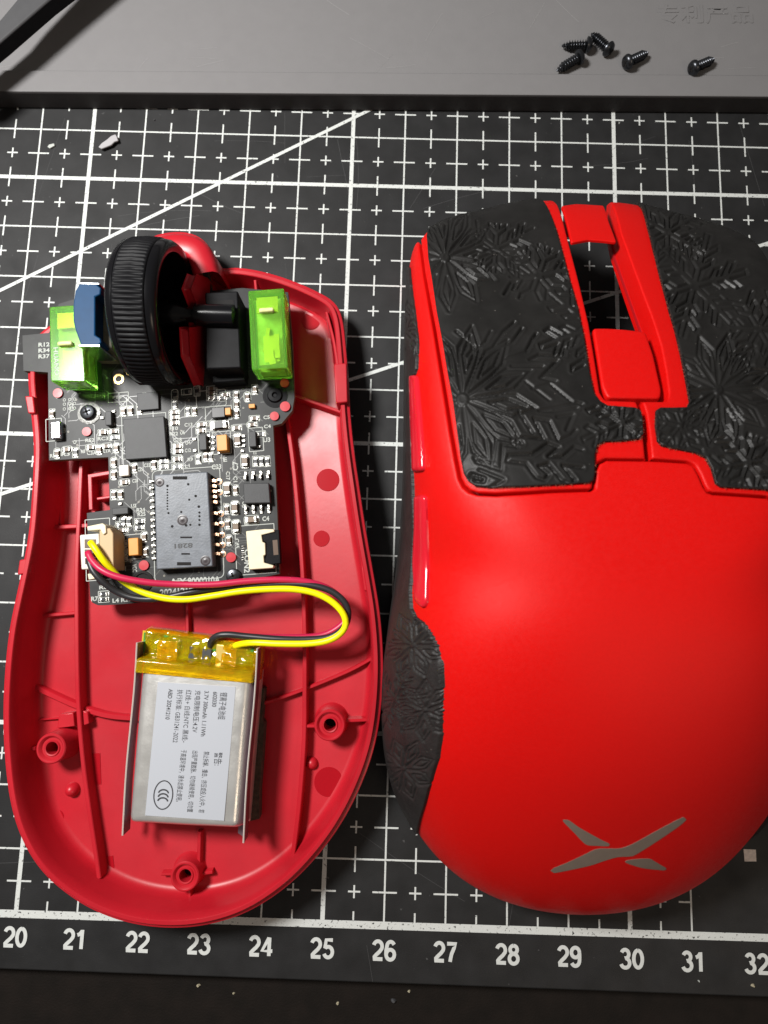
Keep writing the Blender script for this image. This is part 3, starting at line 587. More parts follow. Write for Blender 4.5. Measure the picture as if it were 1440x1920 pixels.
# screws fixing the board
def fix_screw(px, py, r, washer):
    c = W3(px, py, ZB + 0.08); c.z = ZB
    b = MB(); b.lathe([(r, 0.0), (r, 0.055), (r * 0.85, 0.085), (r * 0.45, 0.10), (0.001, 0.10)], c, n=32)
    for a in (0.4, 0.4 + math.pi / 2): b.box(c + Vector((0, 0, 0.098)), (r * 0.5, r * 0.12, 0.006), a, mi=1)
    o = b.build('mounting_screw', ['screw', 'hole'], board, smooth=True, auto=35)
    if washer: b = MB(); b.lathe([(washer, 0.0), (washer, 0.012), (washer - 0.03, 0.02), (r * 0.8, 0.02)], c, n=40); b.build('solder_ring', 'ring_dull', o, smooth=True, auto=40)
fix_screw(163, 772, 0.13, 0.195); fix_screw(437, 1080, 0.12, None)
b = MB(); c = W3(268, 1090, ZB); c.z = ZB; b.lathe([(0.17, 0.001), (0.17, 0.02), (0.13, 0.025), (0.12, 0.003), (0.001, 0.003)], c, n=32); b.build('locating_hole', ['hole'], board)
# chips
prism('controller_chip', [(230, 786), (307, 780), (313, 857), (235, 862)], ZB + 0.01, ZB + 0.10, 'chip', board, bev=0.012)
prism('memory_chip', [(456, 906), (504, 905), (507, 943), (457, 944)], ZB + 0.02, ZB + 0.13, 'chip', board, bev=0.015)
gw = lambda px, py, hx, hy, h, nm, m, rz=BR, z0=ZB, bev=0.006: (lambda b: (b.box((*W(px, py, z0 + h), z0 + h / 2), (hx, hy, h / 2), rz), b.build(nm, m, board, bev=bev))[1])(MB())
for i in range(4):
    for (x0, y0, s) in ((460 + i * 14.2, 894 - i * 0.8, 1), (461 + i * 14.4, 954 - i * 0.6, -1)):
        b = MB(); c = W3(x0, y0, ZB + 0.03)
        b.box((c.x, c.y - s * 0.02, ZB + 0.06), (0.022, 0.03, 0.008), BR); b.box((c.x, c.y + s * 0.02, ZB + 0.035), (0.022, 0.012, 0.03), BR); b.box((c.x, c.y + s * 0.055, ZB + 0.012), (0.026, 0.035, 0.012), BR)
        b.build('chip_lead', 'solder', board, bev=0.006)
sq = [(289, 890), (389, 884), (399, 1062), (293, 1068)]
b = MB(); b.prism(PX(sq, ZB + 0.22), ZB + 0.01, ZB + 0.22); sens = b.build('optical_sensor', 'sensor', board, bev=0.02)
ZS = ZB + 0.221
def sdet(q_, m='hole', h=0.002): bb = MB(); bb.prism(PX(q_, ZS), ZS - 0.01, ZS + h); return bb.build('sensor_slot', m, sens)
sdet(rectpx(324, 893, 351, 899)); sdet(rectpx(332, 1054, 358, 1060)); sdet(rectpx(338, 1006, 360, 1009)); sdet(rectpx(340, 1037, 356, 1040))
for x, y, r in [(314, 911, .02), (353, 908, .02), (367, 930, .022), (355, 937, .018), (373, 950, .022), (316, 962, .018), (323, 987, .022), (349, 985, .022), (357, 984, .018), (374, 984, .02), (374, 961, .018), (374, 968, .018), (374, 975, .018), (340, 960, .018)] + [(314, 918 + 5.2 * i, .014) for i in range(8)]:
    disc('sensor_dot', x, y, r, 'hole', ZS - 0.004, 0.006, sens, 10)
for x, y, r in [(342, 975, .085), (299, 904, .075), (385, 1051, .08)]:
    bb = MB(); c = W3(x, y, ZS); c.z = ZS - 0.002; bb.lathe([(r, 0), (r, 0.010), (r * 0.8, 0.012), (r * 0.72, 0.003), (r * 0.3, 0.003), (0.001, 0.012)], c, n=24); bb.build('sensor_lens', 'lens', sens, smooth=True, auto=40)
text('sensor_code', '8281', (361, 1018), (327, 1020), ZS + 0.002, 0.075, 'chip', sens, bold=0.02)
for i in range(13):
    y = 903 + i * 12.0
    b = MB(); c = W3(283.5 + i * 0.4, y, ZB + 0.02)
    b.box((c.x, c.y, ZB + 0.015), (0.035, 0.030, 0.015), BR + rnd.uniform(-.3, .3)); b.box((c.x + 0.03, c.y, ZB + 0.05), (0.03, 0.018, 0.012), BR); b.build('sensor_pin', 'solder', board, bev=0.01)
for i, y in enumerate([901, 911, 921, 931, 941, 962, 982, 1002, 1021, 1038]):
    x = 397 + (y - 901) * 0.052
    b = MB(); c = W3(x, y, ZB + 0.10); b.box((c.x, c.y, ZB + 0.085), (0.045, 0.022, 0.015), BR); b.box((c.x + 0.055, c.y, ZB + 0.045), (0.012, 0.022, 0.045), BR)
    if i in (0, 2) or i > 4: b.lathe([(0.05, 0.0), (0.05, 0.012), (0.026, 0.014), (0.026, 0.004)], (c.x + 0.10, c.y, ZB), n=16)
    b.build('sensor_pin', 'copper', board)
gw(416, 830, 0.085, 0.135, 0.17, 'tantalum_capacitor', 'tant', bev=0.012); gw(250, 1025, 0.08, 0.14, 0.17, 'tantalum_capacitor', 'tant', bev=0.012)
gw(104, 806, 0.085, 0.15, 0.12, 'crystal', 'silver', bev=0.02); gw(232, 882, 0.078, 0.09, 0.08, 'status_light', 'white_pl', bev=0.01)
gw(203, 784, 0.05, 0.12, 0.11, 'transistor', 'chip', bev=0.01); gw(225, 958, 0.13, 0.055, 0.11, 'transistor', 'chip', bev=0.01)
gw(380, 829, 0.06, 0.13, 0.11, 'transistor', 'chip', bev=0.01); gw(473, 823, 0.06, 0.13, 0.11, 'regulator', 'chip', bev=0.01)
gw(409, 773, 0.11, 0.09, 0.09, 'inductor', 'chip_blk', bev=0.01); gw(427, 771, 0.045, 0.06, 0.09, 'amber_chip', 'tant', bev=0.006); gw(472, 761, 0.05, 0.035, 0.06, 'amber_chip', 'tant', bev=0.006)
gw(277, 752, 0.18, 0.15, 0.06, 'driver_chip', 'chip', bev=0.01)
def pad(px, py, hx, hy, hz): b = MB(); b.box((*W(px, py, ZB), ZB + hz), (hx, hy, hz), BR); b.build('solder_pad', 'solder', board, bev=0.006)
for x, y in [(192, 784), (186, 776), (214, 772), (214, 796), (365, 824), (366, 845), (392, 818), (392, 829), (392, 840), (400, 820), (400, 831), (400, 842), (457, 818), (457, 827), (457, 836), (486, 838), (490, 815), (226, 945), (216, 972), (236, 970), (455, 846), (330, 743), (329, 755), (412, 849), (426, 800)]:
    pad(x, y, 0.03, 0.022, 0.014)
for i in range(7): pad(456, 1024 + i * 4.2, 0.028, 0.008, 0.01)
for i in range(3): pad(228, 1019 + i * 15, 0.05, 0.025, 0.016)
# flat cable connector
fc = prism('ribbon_connector', [(461, 996), (496, 992), (513, 992), (515, 997), (490, 1003), (492, 1016), (497, 1018), (498, 1040), (494, 1042), (495, 1055), (513, 1060), (512, 1065), (467, 1068)], ZB + 0.005, ZB + 0.17, 'cream', board, bev=0.012)
prism('connector_latch', [(491, 1003), (499, 996), (523, 993), (526, 1056), (500, 1060), (496, 1050), (499, 1040), (499, 1018), (493, 1014)], ZB + 0.005, ZB + 0.14, 'black_pl', fc, bev=0.01)
prism('connector_contact', [(511, 1013), (520, 1012), (522, 1040), (513, 1041)], ZB + 0.13, ZB + 0.146, 'cap_brown', fc)
# battery socket
bs = prism('battery_socket', [(186, 992), (206, 990), (212, 1000), (213, 1068), (188, 1070)], ZB + 0.005, ZB + 0.42, 'cream_dk', board, bev=0.012)
prism('socket_rim', [(163, 987), (192, 981), (198, 985), (199, 999), (193, 1003), (188, 993), (164, 995)], ZB + 0.05, ZB + 0.45, 'cream', bs, bev=0.01)
prism('socket_rim', [(164, 1076), (182, 1074), (184, 1084), (166, 1087)], ZB + 0.05, ZB + 0.22, 'cream', bs, bev=0.01)

# micro switches
def micro_switch(q_, z1, label_plunger, inner):
    P = np.array(PX(q_, z1)); c = P.mean(0); body = MB(); body.prism(P, ZB + 0.22, z1)
    o = body.build('micro_switch', 'green', board, bev=0.018)
    Q = c + (P - c) * 0.9; bb = MB(); bb.prism(Q, ZB + 0.0, ZB + 0.21); bb.build('switch_base', 'green_dk', o)
    ax = (P[1] - P[0]) / np.linalg.norm(P[1] - P[0]); ay = (P[0] - P[3]); Ly = np.linalg.norm(ay); ay = ay / Ly; a = math.atan2(ax[1], ax[0])
    bb = MB()
    bb.box((*(c + ay * Ly * 0.02), ZB + 0.34), (0.20, Ly * 0.42, 0.10), a); bb.build('switch_carrier', 'switch_pl', o)
    bb = MB(); bb.box((*(c + ax * 0.0 - ay * Ly * 0.22), ZB + 0.53), (0.10, 0.22, 0.012), a); bb.box((*(c + ay * Ly * 0.33), z1 - 0.12), (0.17, 0.13, 0.03), a); bb.box((*(c - ay * Ly * 0.34 + ax * 0.02), z1 - 0.11), (0.05, 0.12, 0.03), a + 0.2); bb.box((*(c - ay * Ly * 0.20 + ax * 0.12), z1 - 0.13), (0.04, 0.2, 0.02), a)
    bb.box((*(c - ay * Ly * 0.30 + ax * 0.08), ZB + 0.50), (0.03, 0.12, 0.05), a + 0.3); bb.box((*(c - ay * Ly * 0.1 - ax * 0.05), ZB + 0.50), (0.03, 0.2, 0.03), a - 0.2); bb.build('switch_contact', 'brass', o)
    bb = MB(); p_ = c + ay * Ly * inner; bb.box((*p_, z1 + 0.01), (0.115, 0.035, 0.06), a); bb.build('switch_plunger', 'switch_pl', o, bev=0.02)
    return o
s1 = micro_switch([(465, 545), (532, 540), (540, 690), (472, 693)], ZB + 0.70, '', 0.22)
s2 = micro_switch([(92, 575), (152, 571), (160, 716), (95, 715)], ZB + 0.66, '', -0.02)
text('switch_lettering', 'HUANO', (100, 652), (103, 704), ZB + 0.664, 0.075, 'silk', s2, bold=0.01)
# encoder and wheel carrier
en = prism('encoder_body', [(150, 536), (204, 538), (210, 654), (152, 653), (143, 600), (145, 560)], ZB + 0.0, ZB + 0.68, 'olive', board, bev=0.02)
prism('encoder_cap', [(141, 545), (149, 532), (180, 532), (189, 540), (188, 552), (178, 556), (178, 628), (188, 634), (190, 642), (184, 648), (152, 648), (141, 618), (137, 600), (137, 572)], ZB + 0.69, ZB + 0.98, 'blue', en, bev=0.018, seg=2)
prism('encoder_frame', [(146, 529), (186, 530), (186, 534), (146, 533)], ZB + 0.4, ZB + 0.985, 'silver', en, bev=0.005)
prism('encoder_frame', [(148, 646), (187, 646), (187, 650), (148, 650)], ZB + 0.4, ZB + 0.985, 'silver', en, bev=0.005)
prism('encoder_bracket', [(191, 545), (206, 543), (209, 640), (204, 648), (190, 640)], ZB + 0.0, ZB + 0.62, 'chip_blk', en, bev=0.02)
prism('bracket_base', [(222, 556), (250, 556), (262, 700), (236, 704)], ZB - 0.3, ZB + 0.12, 'chip_blk', en, bev=0.02)
hd = prism('wheel_carrier', [(384, 548), (446, 545), (452, 690), (386, 692)], ZB + 0.0, ZB + 0.56, 'black_pl', board, bev=0.025)
prism('carrier_slot', [(388, 565), (438, 562), (441, 606), (390, 608)], ZB + 0.55, ZB + 0.566, 'hole', hd)
gw(428, 705, 0.27, 0.10, 0.25, 'carrier_foot', 'black_pl', bev=0.02)

# ================================================================== scroll wheel
RW = 1.13; XL, XR = 21.72, 22.46
wh = thing('scroll_wheel', 'ribbed black scroll wheel standing upright in the front of the open mouse', 'scroll wheel', (22.1, yc, zc))
NT = 92
def wheel_ring(name, prof, m, teeth=0.0, n=None, **k):
    n = n or NT * 6; V = []; F = []
    for r, x, tt in prof:
        for j in range(n):
            t = 2 * math.pi * j / n; rr = r - (tt * max(0.0, math.cos(t * NT)) ** 0.6 if tt else 0)
            V.append((x, yc + rr * math.cos(t), zc + rr * math.sin(t)))
    for i in range(len(prof) - 1):
        for j in range(n): F.append((i * n + j, i * n + (j + 1) % n, (i + 1) * n + (j + 1) % n, (i + 1) * n + j))
    return mo(name, V, F, m, wh, smooth=True, auto=50)
td = 0.022
wheel_ring('tread', [(0.97, XL + 0.13, 0), (RW - 0.03, XL + 0.12, 0), (RW - 0.012, XL + 0.14, 0), (RW, XL + 0.17, td), (RW + 0.012, (XL + XR) / 2, td), (RW, XR - 0.20, td), (RW - 0.012, XR - 0.17, 0), (RW - 0.03, XR - 0.15, 0), (0.97, XR - 0.14, 0)], 'rubber')
wheel_ring('rim', [(0.30, XL + 0.10, 0), (0.90, XL + 0.06, 0), (0.98, XL, 0), (1.05, XL, 0), (RW - 0.035, XL + 0.05, 0), (RW - 0.025, XL + 0.115, 0), (1.0, XL + 0.13, 0)], 'wheel_gloss', n=120)
wheel_ring('rim', [(1.0, XR - 0.16, 0), (RW - 0.02, XR - 0.14, 0), (RW - 0.03, XR - 0.07, 0), (RW - 0.07, XR - 0.01, 0), (0.99, XR, 0), (0.93, XR - 0.015, 0), (0.915, XR - 0.05, 0), (0.91, XL + 0.30, 0), (0.90, XL + 0.25, 0), (0.30, XL + 0.22, 0)], 'wheel_gloss', n=120)
for k in range(6):
    a = k * math.pi / 3 + 0.2; b = MB(); b.box((XL + 0.28, yc + 0.58 * math.cos(a), zc + 0.58 * math.sin(a)), (0.06, 0.33, 0.03), R=Matrix.Rotation(a, 3, 'X')); b.build('spoke', 'wheel_gloss', wh, bev=0.01)
b = MB(); b.lathe([(0.02, XL - 0.35), (0.11, XL - 0.35), (0.12, XL - 0.02), (0.30, XL), (0.30, XL + 0.3), (0.20, XL + 0.36), (0.17, XR - 0.05), (0.12, XR + 0.05), (0.12, XR + 0.22), (0.175, XR + 0.24), (0.175, 23.32), (0.02, 23.33)], (0, yc, zc), 'X', 32)
b.build('axle', 'wheel_gloss', wh, smooth=True, auto=40)

# ================================================================== battery
ZT = 0.98; ZBB = 0.42
bat = thing('pouch_battery', 'silver pouch battery with printed label and amber taped end lying on the red shell floor', 'battery', (*W(350, 1400, 0.4), 0.4))
qb = [(258, 1238), (481, 1264), (455, 1563), (231, 1552)]
U = [np.array(W(*p_, ZT)) for p_ in qb]
def bil(u, v): return (U[0] * (1 - u) + U[1] * u) * (1 - v) + (U[3] * (1 - u) + U[2] * u) * v
nu, nv = 40, 54; V = []; F = []
for j in range(nv + 1):
    for i in range(nu + 1):
        u, v = i / nu, j / nv
        eu = min(u, 1 - u) / 0.10; ev = min((1 - v) / 0.06, v / 0.05 + 0.05, 1.0)
        f = (1 - (1 - min(eu, 1)) ** 2.4) ** 0.5 if eu < 1 else 1; f2 = (1 - (1 - ev) ** 2.4) ** 0.5
        p_ = bil(u, v); z = ZBB + 0.08 + (ZT - ZBB - 0.08) * f * f2 + 0.006 * math.sin(u * 9) * math.sin(v * 5)
        V.append((p_[0], p_[1], z))
for j in range(nv):
    for i in range(nu): a = j * (nu + 1) + i; F.append((a + nu + 1, a + nu + 2, a + 1, a))
k = len(V); 
bd = [i for i in range(nu + 1)] + [(j * (nu + 1) + nu) for j in range(1, nv + 1)] + [nv * (nu + 1) + i for i in range(nu - 1, -1, -1)] + [j * (nu + 1) for j in range(nv - 1, 0, -1)]
for i in bd: V.append((V[i][0], V[i][1], ZBB))
n = len(bd)
for i in range(n): F.append((bd[i], bd[(i + 1) % n], k + (i + 1) % n, k + i))
F.append(tuple(range(k, k + n)))
mo('pouch', V, F, 'foil', bat, smooth=True, auto=60)
def flap(p0, p1, z0, z1, th, off):
    a, b_ = np.array(W(*p0, z1)), np.array(W(*p1, z1)); d_ = (b_ - a) / np.linalg.norm(b_ - a); n_ = np.array([-d_[1], d_[0]])
    P = spline([tuple(a + (b_ - a) * t + n_ * 0.012 * math.sin(t * 7)) for t in np.linspace(0, 1, 9)], 40)
    sec = [(-th / 2, z0), (-th / 2 , z1 - 0.01), (0, z1), (th / 2, z1 - 0.01), (th / 2 , z0)]
    V = [(*(P[i] + n_ * (s + off * (z1 - zz))), zz) for i in range(len(P)) for s, zz in sec]; k = len(sec)
    F = [(i * k + j, i * k + j + 1, (i + 1) * k + j + 1, (i + 1) * k + j) for i in range(len(P) - 1) for j in range(k - 1)] + [tuple(range(k)), tuple(range((len(P) - 1) * k, len(P) * k))[::-1]]
    mi = ([0, 1, 1, 0] * (len(P) - 1)) + [1, 1]
    mo('side_flap', V, F, ['foil_reflect', 'foil_edge'], bat, smooth=False, mi=mi)
for q_ in ([(266, 1240), (240, 1551), (231, 1556), (259, 1240)], [(485, 1262), (458, 1570), (446, 1562), (474, 1262)]):
    prism('seam_fold', q_, 0.60, 0.63, 'foil_reflect', bat)
flap((256, 1205), (228, 1567), 0.72, 0.98, 0.024, 0.0); flap((482, 1216), (455, 1581), 0.72, 0.98, 0.024, 0.0)
ZL = ZT + 0.009
b = MB(); lq = [(296, 1279), (442, 1288), (420, 1539), (272, 1529)]; LP = [np.array(W(*p_, ZL)) for p_ in lq]
b.prism(LP, ZL - 0.02, ZL); lab = b.build('label', 'label', bat)
def lt(s, x0, y0, x1, y1, h, bold=0.012): bold = 0.004 if any('\u4e00' <= c_ <= '\u9fff' for c_ in s) else 0.016; text('label_text', s, (x0, y0), (x1, y1), ZL + 0.002, h * 1.2, 'print', lab, bold=bold)
C7 = lambda x, y: (200 + x / 4, 1150 + y / 4)
for s, a, e, h in [('锂离子电池组', (856, 592), (838, 795), .075), ('602030', (800, 588), (790, 700), .055), ('3.7V 300mAh 1.11Wh', (735, 582), (706, 922), .055), ('充电限制电压:4.2V', (668, 578), (643, 893), .06),
                   ('红线:+ 白线:NTC 黑线:-', (598, 574), (566, 968), .06), ('执行标准: GB31241-2022', (534, 572), (496, 968), .06), ('ABD 20241210', (466, 566), (440, 795), .055),
                   ('警告:', (814, 1042), (808, 1140), .08), ('禁止拆解、撞击、挤压或投入火中，若', (732, 1036), (692, 1495), .058), ('出现严重鼓胀、切勿继续使用，切勿置', (646, 1030), (606, 1490), .058), ('于高温环境中，浸水后禁止使用。', (562, 1024), (522, 1412), .058)]:
    lt(s, *C7(*a), *C7(*e), h, 0.014 if '\u4e00' <= s[0] <= '\u9fff' else 0.004)
b = MB(); c0 = np.array(W(*C7(425, 1362), ZL)); tl_ = (LP[3] - LP[0]); tl_ = tl_ / np.linalg.norm(tl_); tw = np.array([-tl_[1], tl_[0]])
b.ribbon([c0 + tl_ * 0.205 * math.cos(t) + tw * 0.142 * math.sin(t) for t in np.linspace(0, 2 * math.pi, 48, endpoint=False)], 0.017, ZL + 0.003, closed=True)
for k in range(3):
    cc = c0 + tw * 0.0 + tl_ * (-0.0) + tl_ * (0.075 - 0.058 * (2 - k) + 0.02)
    b.ribbon([cc + tl_ * 0.055 * math.cos(t) * -1 + tw * 0.075 * math.sin(t) for t in np.linspace(-1.45, 1.45, 14)], 0.022, ZL + 0.003 + k * 0.0008)
b.build('certification_mark', 'print', lab)
# foam pad below the battery
prism('foam_pad', [(300, 1262), (497, 1290), (492, 1350), (497, 1356), (493, 1420), (488, 1480), (487, 1536), (470, 1540), (300, 1500)], 0.225, 0.41, 'foam', bat, bev=0.02)
# taped end with its little protection board
prism('protection_board', [(270, 1186), (476, 1212), (474, 1252), (266, 1232)], 0.58, 0.70, 'green_dk', bat)
for q_ in ([(296, 1200), (332, 1205), (330, 1240), (293, 1236)], [(406, 1208), (444, 1213), (441, 1249), (403, 1245)]): prism('cell_tab', q_, 0.70, 0.725, 'brass', bat, bev=0.008)
for q_ in ([(355, 1212), (372, 1214), (371, 1236), (353, 1234)], [(380, 1216), (396, 1218), (395, 1240), (378, 1238)]): prism('protection_chip', q_, 0.70, 0.74, 'chip', bat)
tq = [np.array(W(*p_, 0.86)) for p_ in [(262, 1176), (491, 1206), (483, 1279), (253, 1258)]]
nu, nv = 90, 36; V = []; F = []
lumps = [(0.24, 0.42, 0.09, 0.22, 0.13), (0.74, 0.62, 0.075, 0.22, 0.13), (0.72, 0.12, 0.05, 0.2, 0.08), (0.46, 0.5, 0.025, 0.22, 0.07), (0.55, 0.5, 0.02, 0.22, 0.06), (0.38, 0.35, 0.03, 0.2, 0.05), (0.12, 0.3, 0.05, 0.2, 0.05)]
rr_ = random.Random(3); folds = [(rr_.uniform(0, 1), rr_.uniform(0, 1), rr_.uniform(0, 3.14), rr_.uniform(0.008, 0.02)) for _ in range(30)]
for j in range(nv + 1):
    for i in range(nu + 1):
        u, v = i / nu, j / nv
        p_ = (tq[0] * (1 - u) + tq[1] * u) * (1 - v) + (tq[3] * (1 - u) + tq[2] * u) * v
        z = 0.72 + 0.025 * math.sin(u * 21 + v * 4) * math.sin(v * 9 + u * 3)
        for lu, lv, su, sv, h in lumps:
            du, dv = abs(u - lu) / su, abs(v - lv) / sv; z += h * 0.35 * min(1, (1 - max(du, dv)) * 5) if max(du, dv) < 1 else 0
        for fu, fv, fa, fw in folds:
            s_ = (u - fu) * 2.4 * math.cos(fa) + (v - fv) * math.sin(fa); t_ = -(u - fu) * 2.4 * math.sin(fa) + (v - fv) * math.cos(fa)
            if abs(t_) < 0.4: z += fw * max(0, 1 - abs(s_) / 0.07) * (1 - abs(t_) / 0.4)
        k_ = min(max((v - 0.60) / 0.12, 0), 1); k_ = k_ * k_ * (3 - 2 * k_)
        z = z * (1 - k_) + (ZT + 0.018) * k_
        e = min(u, 1 - u) / 0.035
        if e < 1: z = z - (z - 0.52) * (1 - e) ** 2
        if v < 0.06: z -= (0.06 - v) / 0.06 * 0.22
        V.append((p_[0], p_[1], z))
for j in range(nv):
    for i in range(nu): a = j * (nu + 1) + i; F.append((a + nu + 1, a + nu + 2, a + 1, a))
tm = mo('amber_tape', V, F, 'tape', bat, smooth=True)
so = tm.modifiers.new('solid', 'SOLIDIFY'); so.thickness = 0.012; so.offset = -1
# tape underside backing so the bright paint of the tape reads over parts
prism('tape_core', [(268, 1182), (486, 1210), (480, 1256), (262, 1238)], 0.50, 0.575, 'tape_dk', bat)
# wires
def wire(name, pts, m, r=0.052):
    P = spline([tuple(W3(x, y, z)) for x, y, z in pts], 110); b = MB(); b.tube(P, r, 14); return b.build(name, m, bat, smooth=True)
wire('red_wire', [(165, 1035, 1.22), (172, 1050, 1.26), (190, 1068, 1.30), (222, 1082, 1.28), (275, 1092, 1.2), (335, 1096, 1.1), (400, 1096, 1.05), (460, 1090, 1.0), (520, 1087, 0.95), (570, 1090, 0.9), (612, 1102, 0.84), (640, 1124, 0.78), (650, 1150, 0.72), (640, 1172, 0.72), (600, 1192, 0.72), (520, 1195, 0.75), (470, 1194, 0.74), (430, 1194, 0.68), (385, 1200, 0.62), (345, 1206, 0.6), (330, 1212, 0.6)], 'w_red')
wire('black_wire', [(166, 1048, 1.1), (175, 1070, 1.14), (192, 1090, 1.12), (220, 1110, 1.02), (255, 1122, 0.98), (300, 1122, 0.96), (370, 1108, 0.94), (440, 1101, 0.92), (520, 1095, 0.9), (580, 1097, 0.9), (620, 1108, 0.9), (645, 1128, 0.9), (653, 1150, 0.88), (646, 1175, 0.86), (620, 1194, 0.85), (575, 1199, 0.85), (520, 1198, 0.86), (460, 1193, 0.84), (430, 1190, 0.84), (408, 1192, 0.82), (396, 1202, 0.74), (394, 1216, 0.66)], 'w_blk')
wire('yellow_wire', [(170, 1017, 1.24), (178, 1028, 1.28), (192, 1048, 1.26), (208, 1066, 1.16), (228, 1087, 1.05), (262, 1108, 1.02), (305, 1121, 1.0), (350, 1124, 1.0), (400, 1117, 1.0), (450, 1109, 1.0), (500, 1105, 1.0), (550, 1105, 1.0), (590, 1112, 1.0), (622, 1128, 1.0), (643, 1150, 1.0), (648, 1172, 0.98), (636, 1190, 0.96), (612, 1202, 0.94), (575, 1207, 0.92), (520, 1207, 0.90), (480, 1205, 0.86), (455, 1207, 0.78), (430, 1214, 0.66)], 'w_yel')
pg = prism('battery_plug', [(149, 1003), (185, 1000), (189, 1066), (152, 1068)], ZB + 0.06, ZB + 0.40, 'white_pl', bat, bev=0.02)
b = MB(); b.prism(PX(rectpx(158, 1011, 180, 1028), ZB + 0.41), ZB + 0.3, ZB + 0.403); b.prism(PX(rectpx(158, 1030, 181, 1044), ZB + 0.41), ZB + 0.3, ZB + 0.403); b.prism(PX(rectpx(159, 1046, 181, 1058), ZB + 0.41), ZB + 0.3, ZB + 0.403); b.build('plug_opening', 'cap_brown', pg)

# ================================================================== top shell (upper half of a mouse)
XC = 28.92
zR = 0.35
sil = [(1030, 346, 1.6), (960, 356, 1.55), (900, 376, 1.5), (850, 397, 1.45), (808, 420, 1.4), (780, 442, 1.3), (770, 476, 1.1), (765, 520, 0.9), (763, 580, 0.8), (762, 650, 0.8), (762, 720, 0.8), (762, 800, 0.7), (761, 900, 0.6), (759, 980, 0.6), (752, 1060, 0.6), (745, 1110, 0.6), (735, 1165, 0.6),
       (725, 1230, 0.5), (720, 1300, 0.5), (721, 1370, 0.5), (727, 1430, 0.5), (741, 1485, 0.5), (765, 1530, 0.5), (795, 1580, 0.5), (832, 1622, 0.5), (885, 1662, 0.5), (950, 1692, 0.5), (1020, 1708, 0.5)]
L = [(XC, W(1110, 348, 1.7)[1])] + [W(x, y, z) for x, y, z in sil] + [(XC, W(1075, 1713, 0.5)[1])]
Rr = [(2 * XC - x, y) for x, y in L[1:-1]][::-1]
FO = spline(L + Rr, 900, True); YC0 = 5.3
th_ = np.arctan2(FO[:, 1] - YC0, FO[:, 0] - XC); rd_ = np.hypot(FO[:, 0] - XC, FO[:, 1] - YC0); od = np.argsort(th_); th_ = th_[od]; rd_ = rd_[od]
kk = np.hanning(61); kk /= kk.sum()
rd_ = np.convolve(np.r_[rd_[-30:], rd_, rd_[:30]], kk, 'valid')
th3 = np.r_[th_ - 2 * math.pi, th_, th_ + 2 * math.pi]; rd3 = np.r_[rd_, rd_, rd_]
def Rout(t): return np.interp(t, th3, rd3)
_hy = np.array([-1, 0.3, 1.2, 2.26, 3.3, 4.3, 5.2, 6.0, 7.0, 8.0, 9.0, 9.9, 10.7, 11.6, 13]); _hz = np.array([1.5, 2.0, 2.45, 2.85, 3.25, 3.52, 3.66, 3.66, 3.50, 3.13, 2.76, 2.43, 2.14, 1.84, 1.5])
_hf = np.linspace(-1, 13, 1401); _hh = np.interp(_hf, _hy, _hz)
for _ in range(3): _hh = np.convolve(np.pad(_hh, 30, 'edge'), np.ones(61) / 61, 'valid')
def Hc(y): return np.interp(y, _hf, _hh)
def nexp(t):
    f = np.clip((np.sin(t) - 0.15) / 0.85, 0, 1); f = f * f * (3 - 2 * f); bk = np.clip((-np.sin(t) - 0.05) / 0.9, 0, 1); bk = bk * bk * (3 - 2 * bk)
    return 2.9 * (1 - f) + 7.0 * f - 0.85 * bk
def SZ0(x, y):
    t = np.arctan2(y - YC0, x - XC); r = np.hypot(x - XC, y - YC0) / Rout(t); n_ = nexp(t)
    z = zR + (Hc(y) - zR) * np.maximum(0, 1 - np.minimum(r, 1) ** n_) ** (1 / n_)
    # slight longitudinal dish on each button
    fr = np.clip((y - 6.4) / 4.5, 0, 1); fr = fr * fr * (3 - 2 * fr); dx = np.abs(x - XC)
    z = z - 0.10 * fr * np.exp(-((dx - 1.5) / 0.7) ** 2)
    return np.where(r <= 1, z, -1.0)
gs_ = 0.03; GX = np.arange(XC - 4.2, XC + 4.2, gs_); GY = np.arange(-1.2, 13.2, gs_)
_gx, _gy = np.meshgrid(GX, GY); GZ = np.maximum(SZ0(_gx, _gy), zR); kb = np.hanning(27); kb /= kb.sum()
for _ in range(2):
    GZ = np.apply_along_axis(lambda v: np.convolve(np.pad(v, 13, 'edge'), kb, 'valid'), 0, GZ)
    GZ = np.apply_along_axis(lambda v: np.convolve(np.pad(v, 13, 'edge'), kb, 'valid'), 1, GZ)
def SZ(x, y):
    """height of the upper shell: the body form, with its crown smoothed"""
    x = np.asarray(x, float); y = np.asarray(y, float); z0 = SZ0(x, y)
    u = np.clip((x - GX[0]) / gs_, 0, len(GX) - 1.001); v = np.clip((y - GY[0]) / gs_, 0, len(GY) - 1.001); i = u.astype(int); j = v.astype(int); fu = u - i; fv = v - j
    zb = (GZ[j, i] * (1 - fu) + GZ[j, i + 1] * fu) * (1 - fv) + (GZ[j + 1, i] * (1 - fu) + GZ[j + 1, i + 1] * fu) * fv
    r = np.hypot(x - XC, y - YC0) / Rout(np.arctan2(y - YC0, x - XC)); k = np.clip((r - 0.62) / 0.30, 0, 1); k = k * k * (3 - 2 * k)
    return np.where(r <= 1, zb * (1 - k) + z0 * k, -1.0)
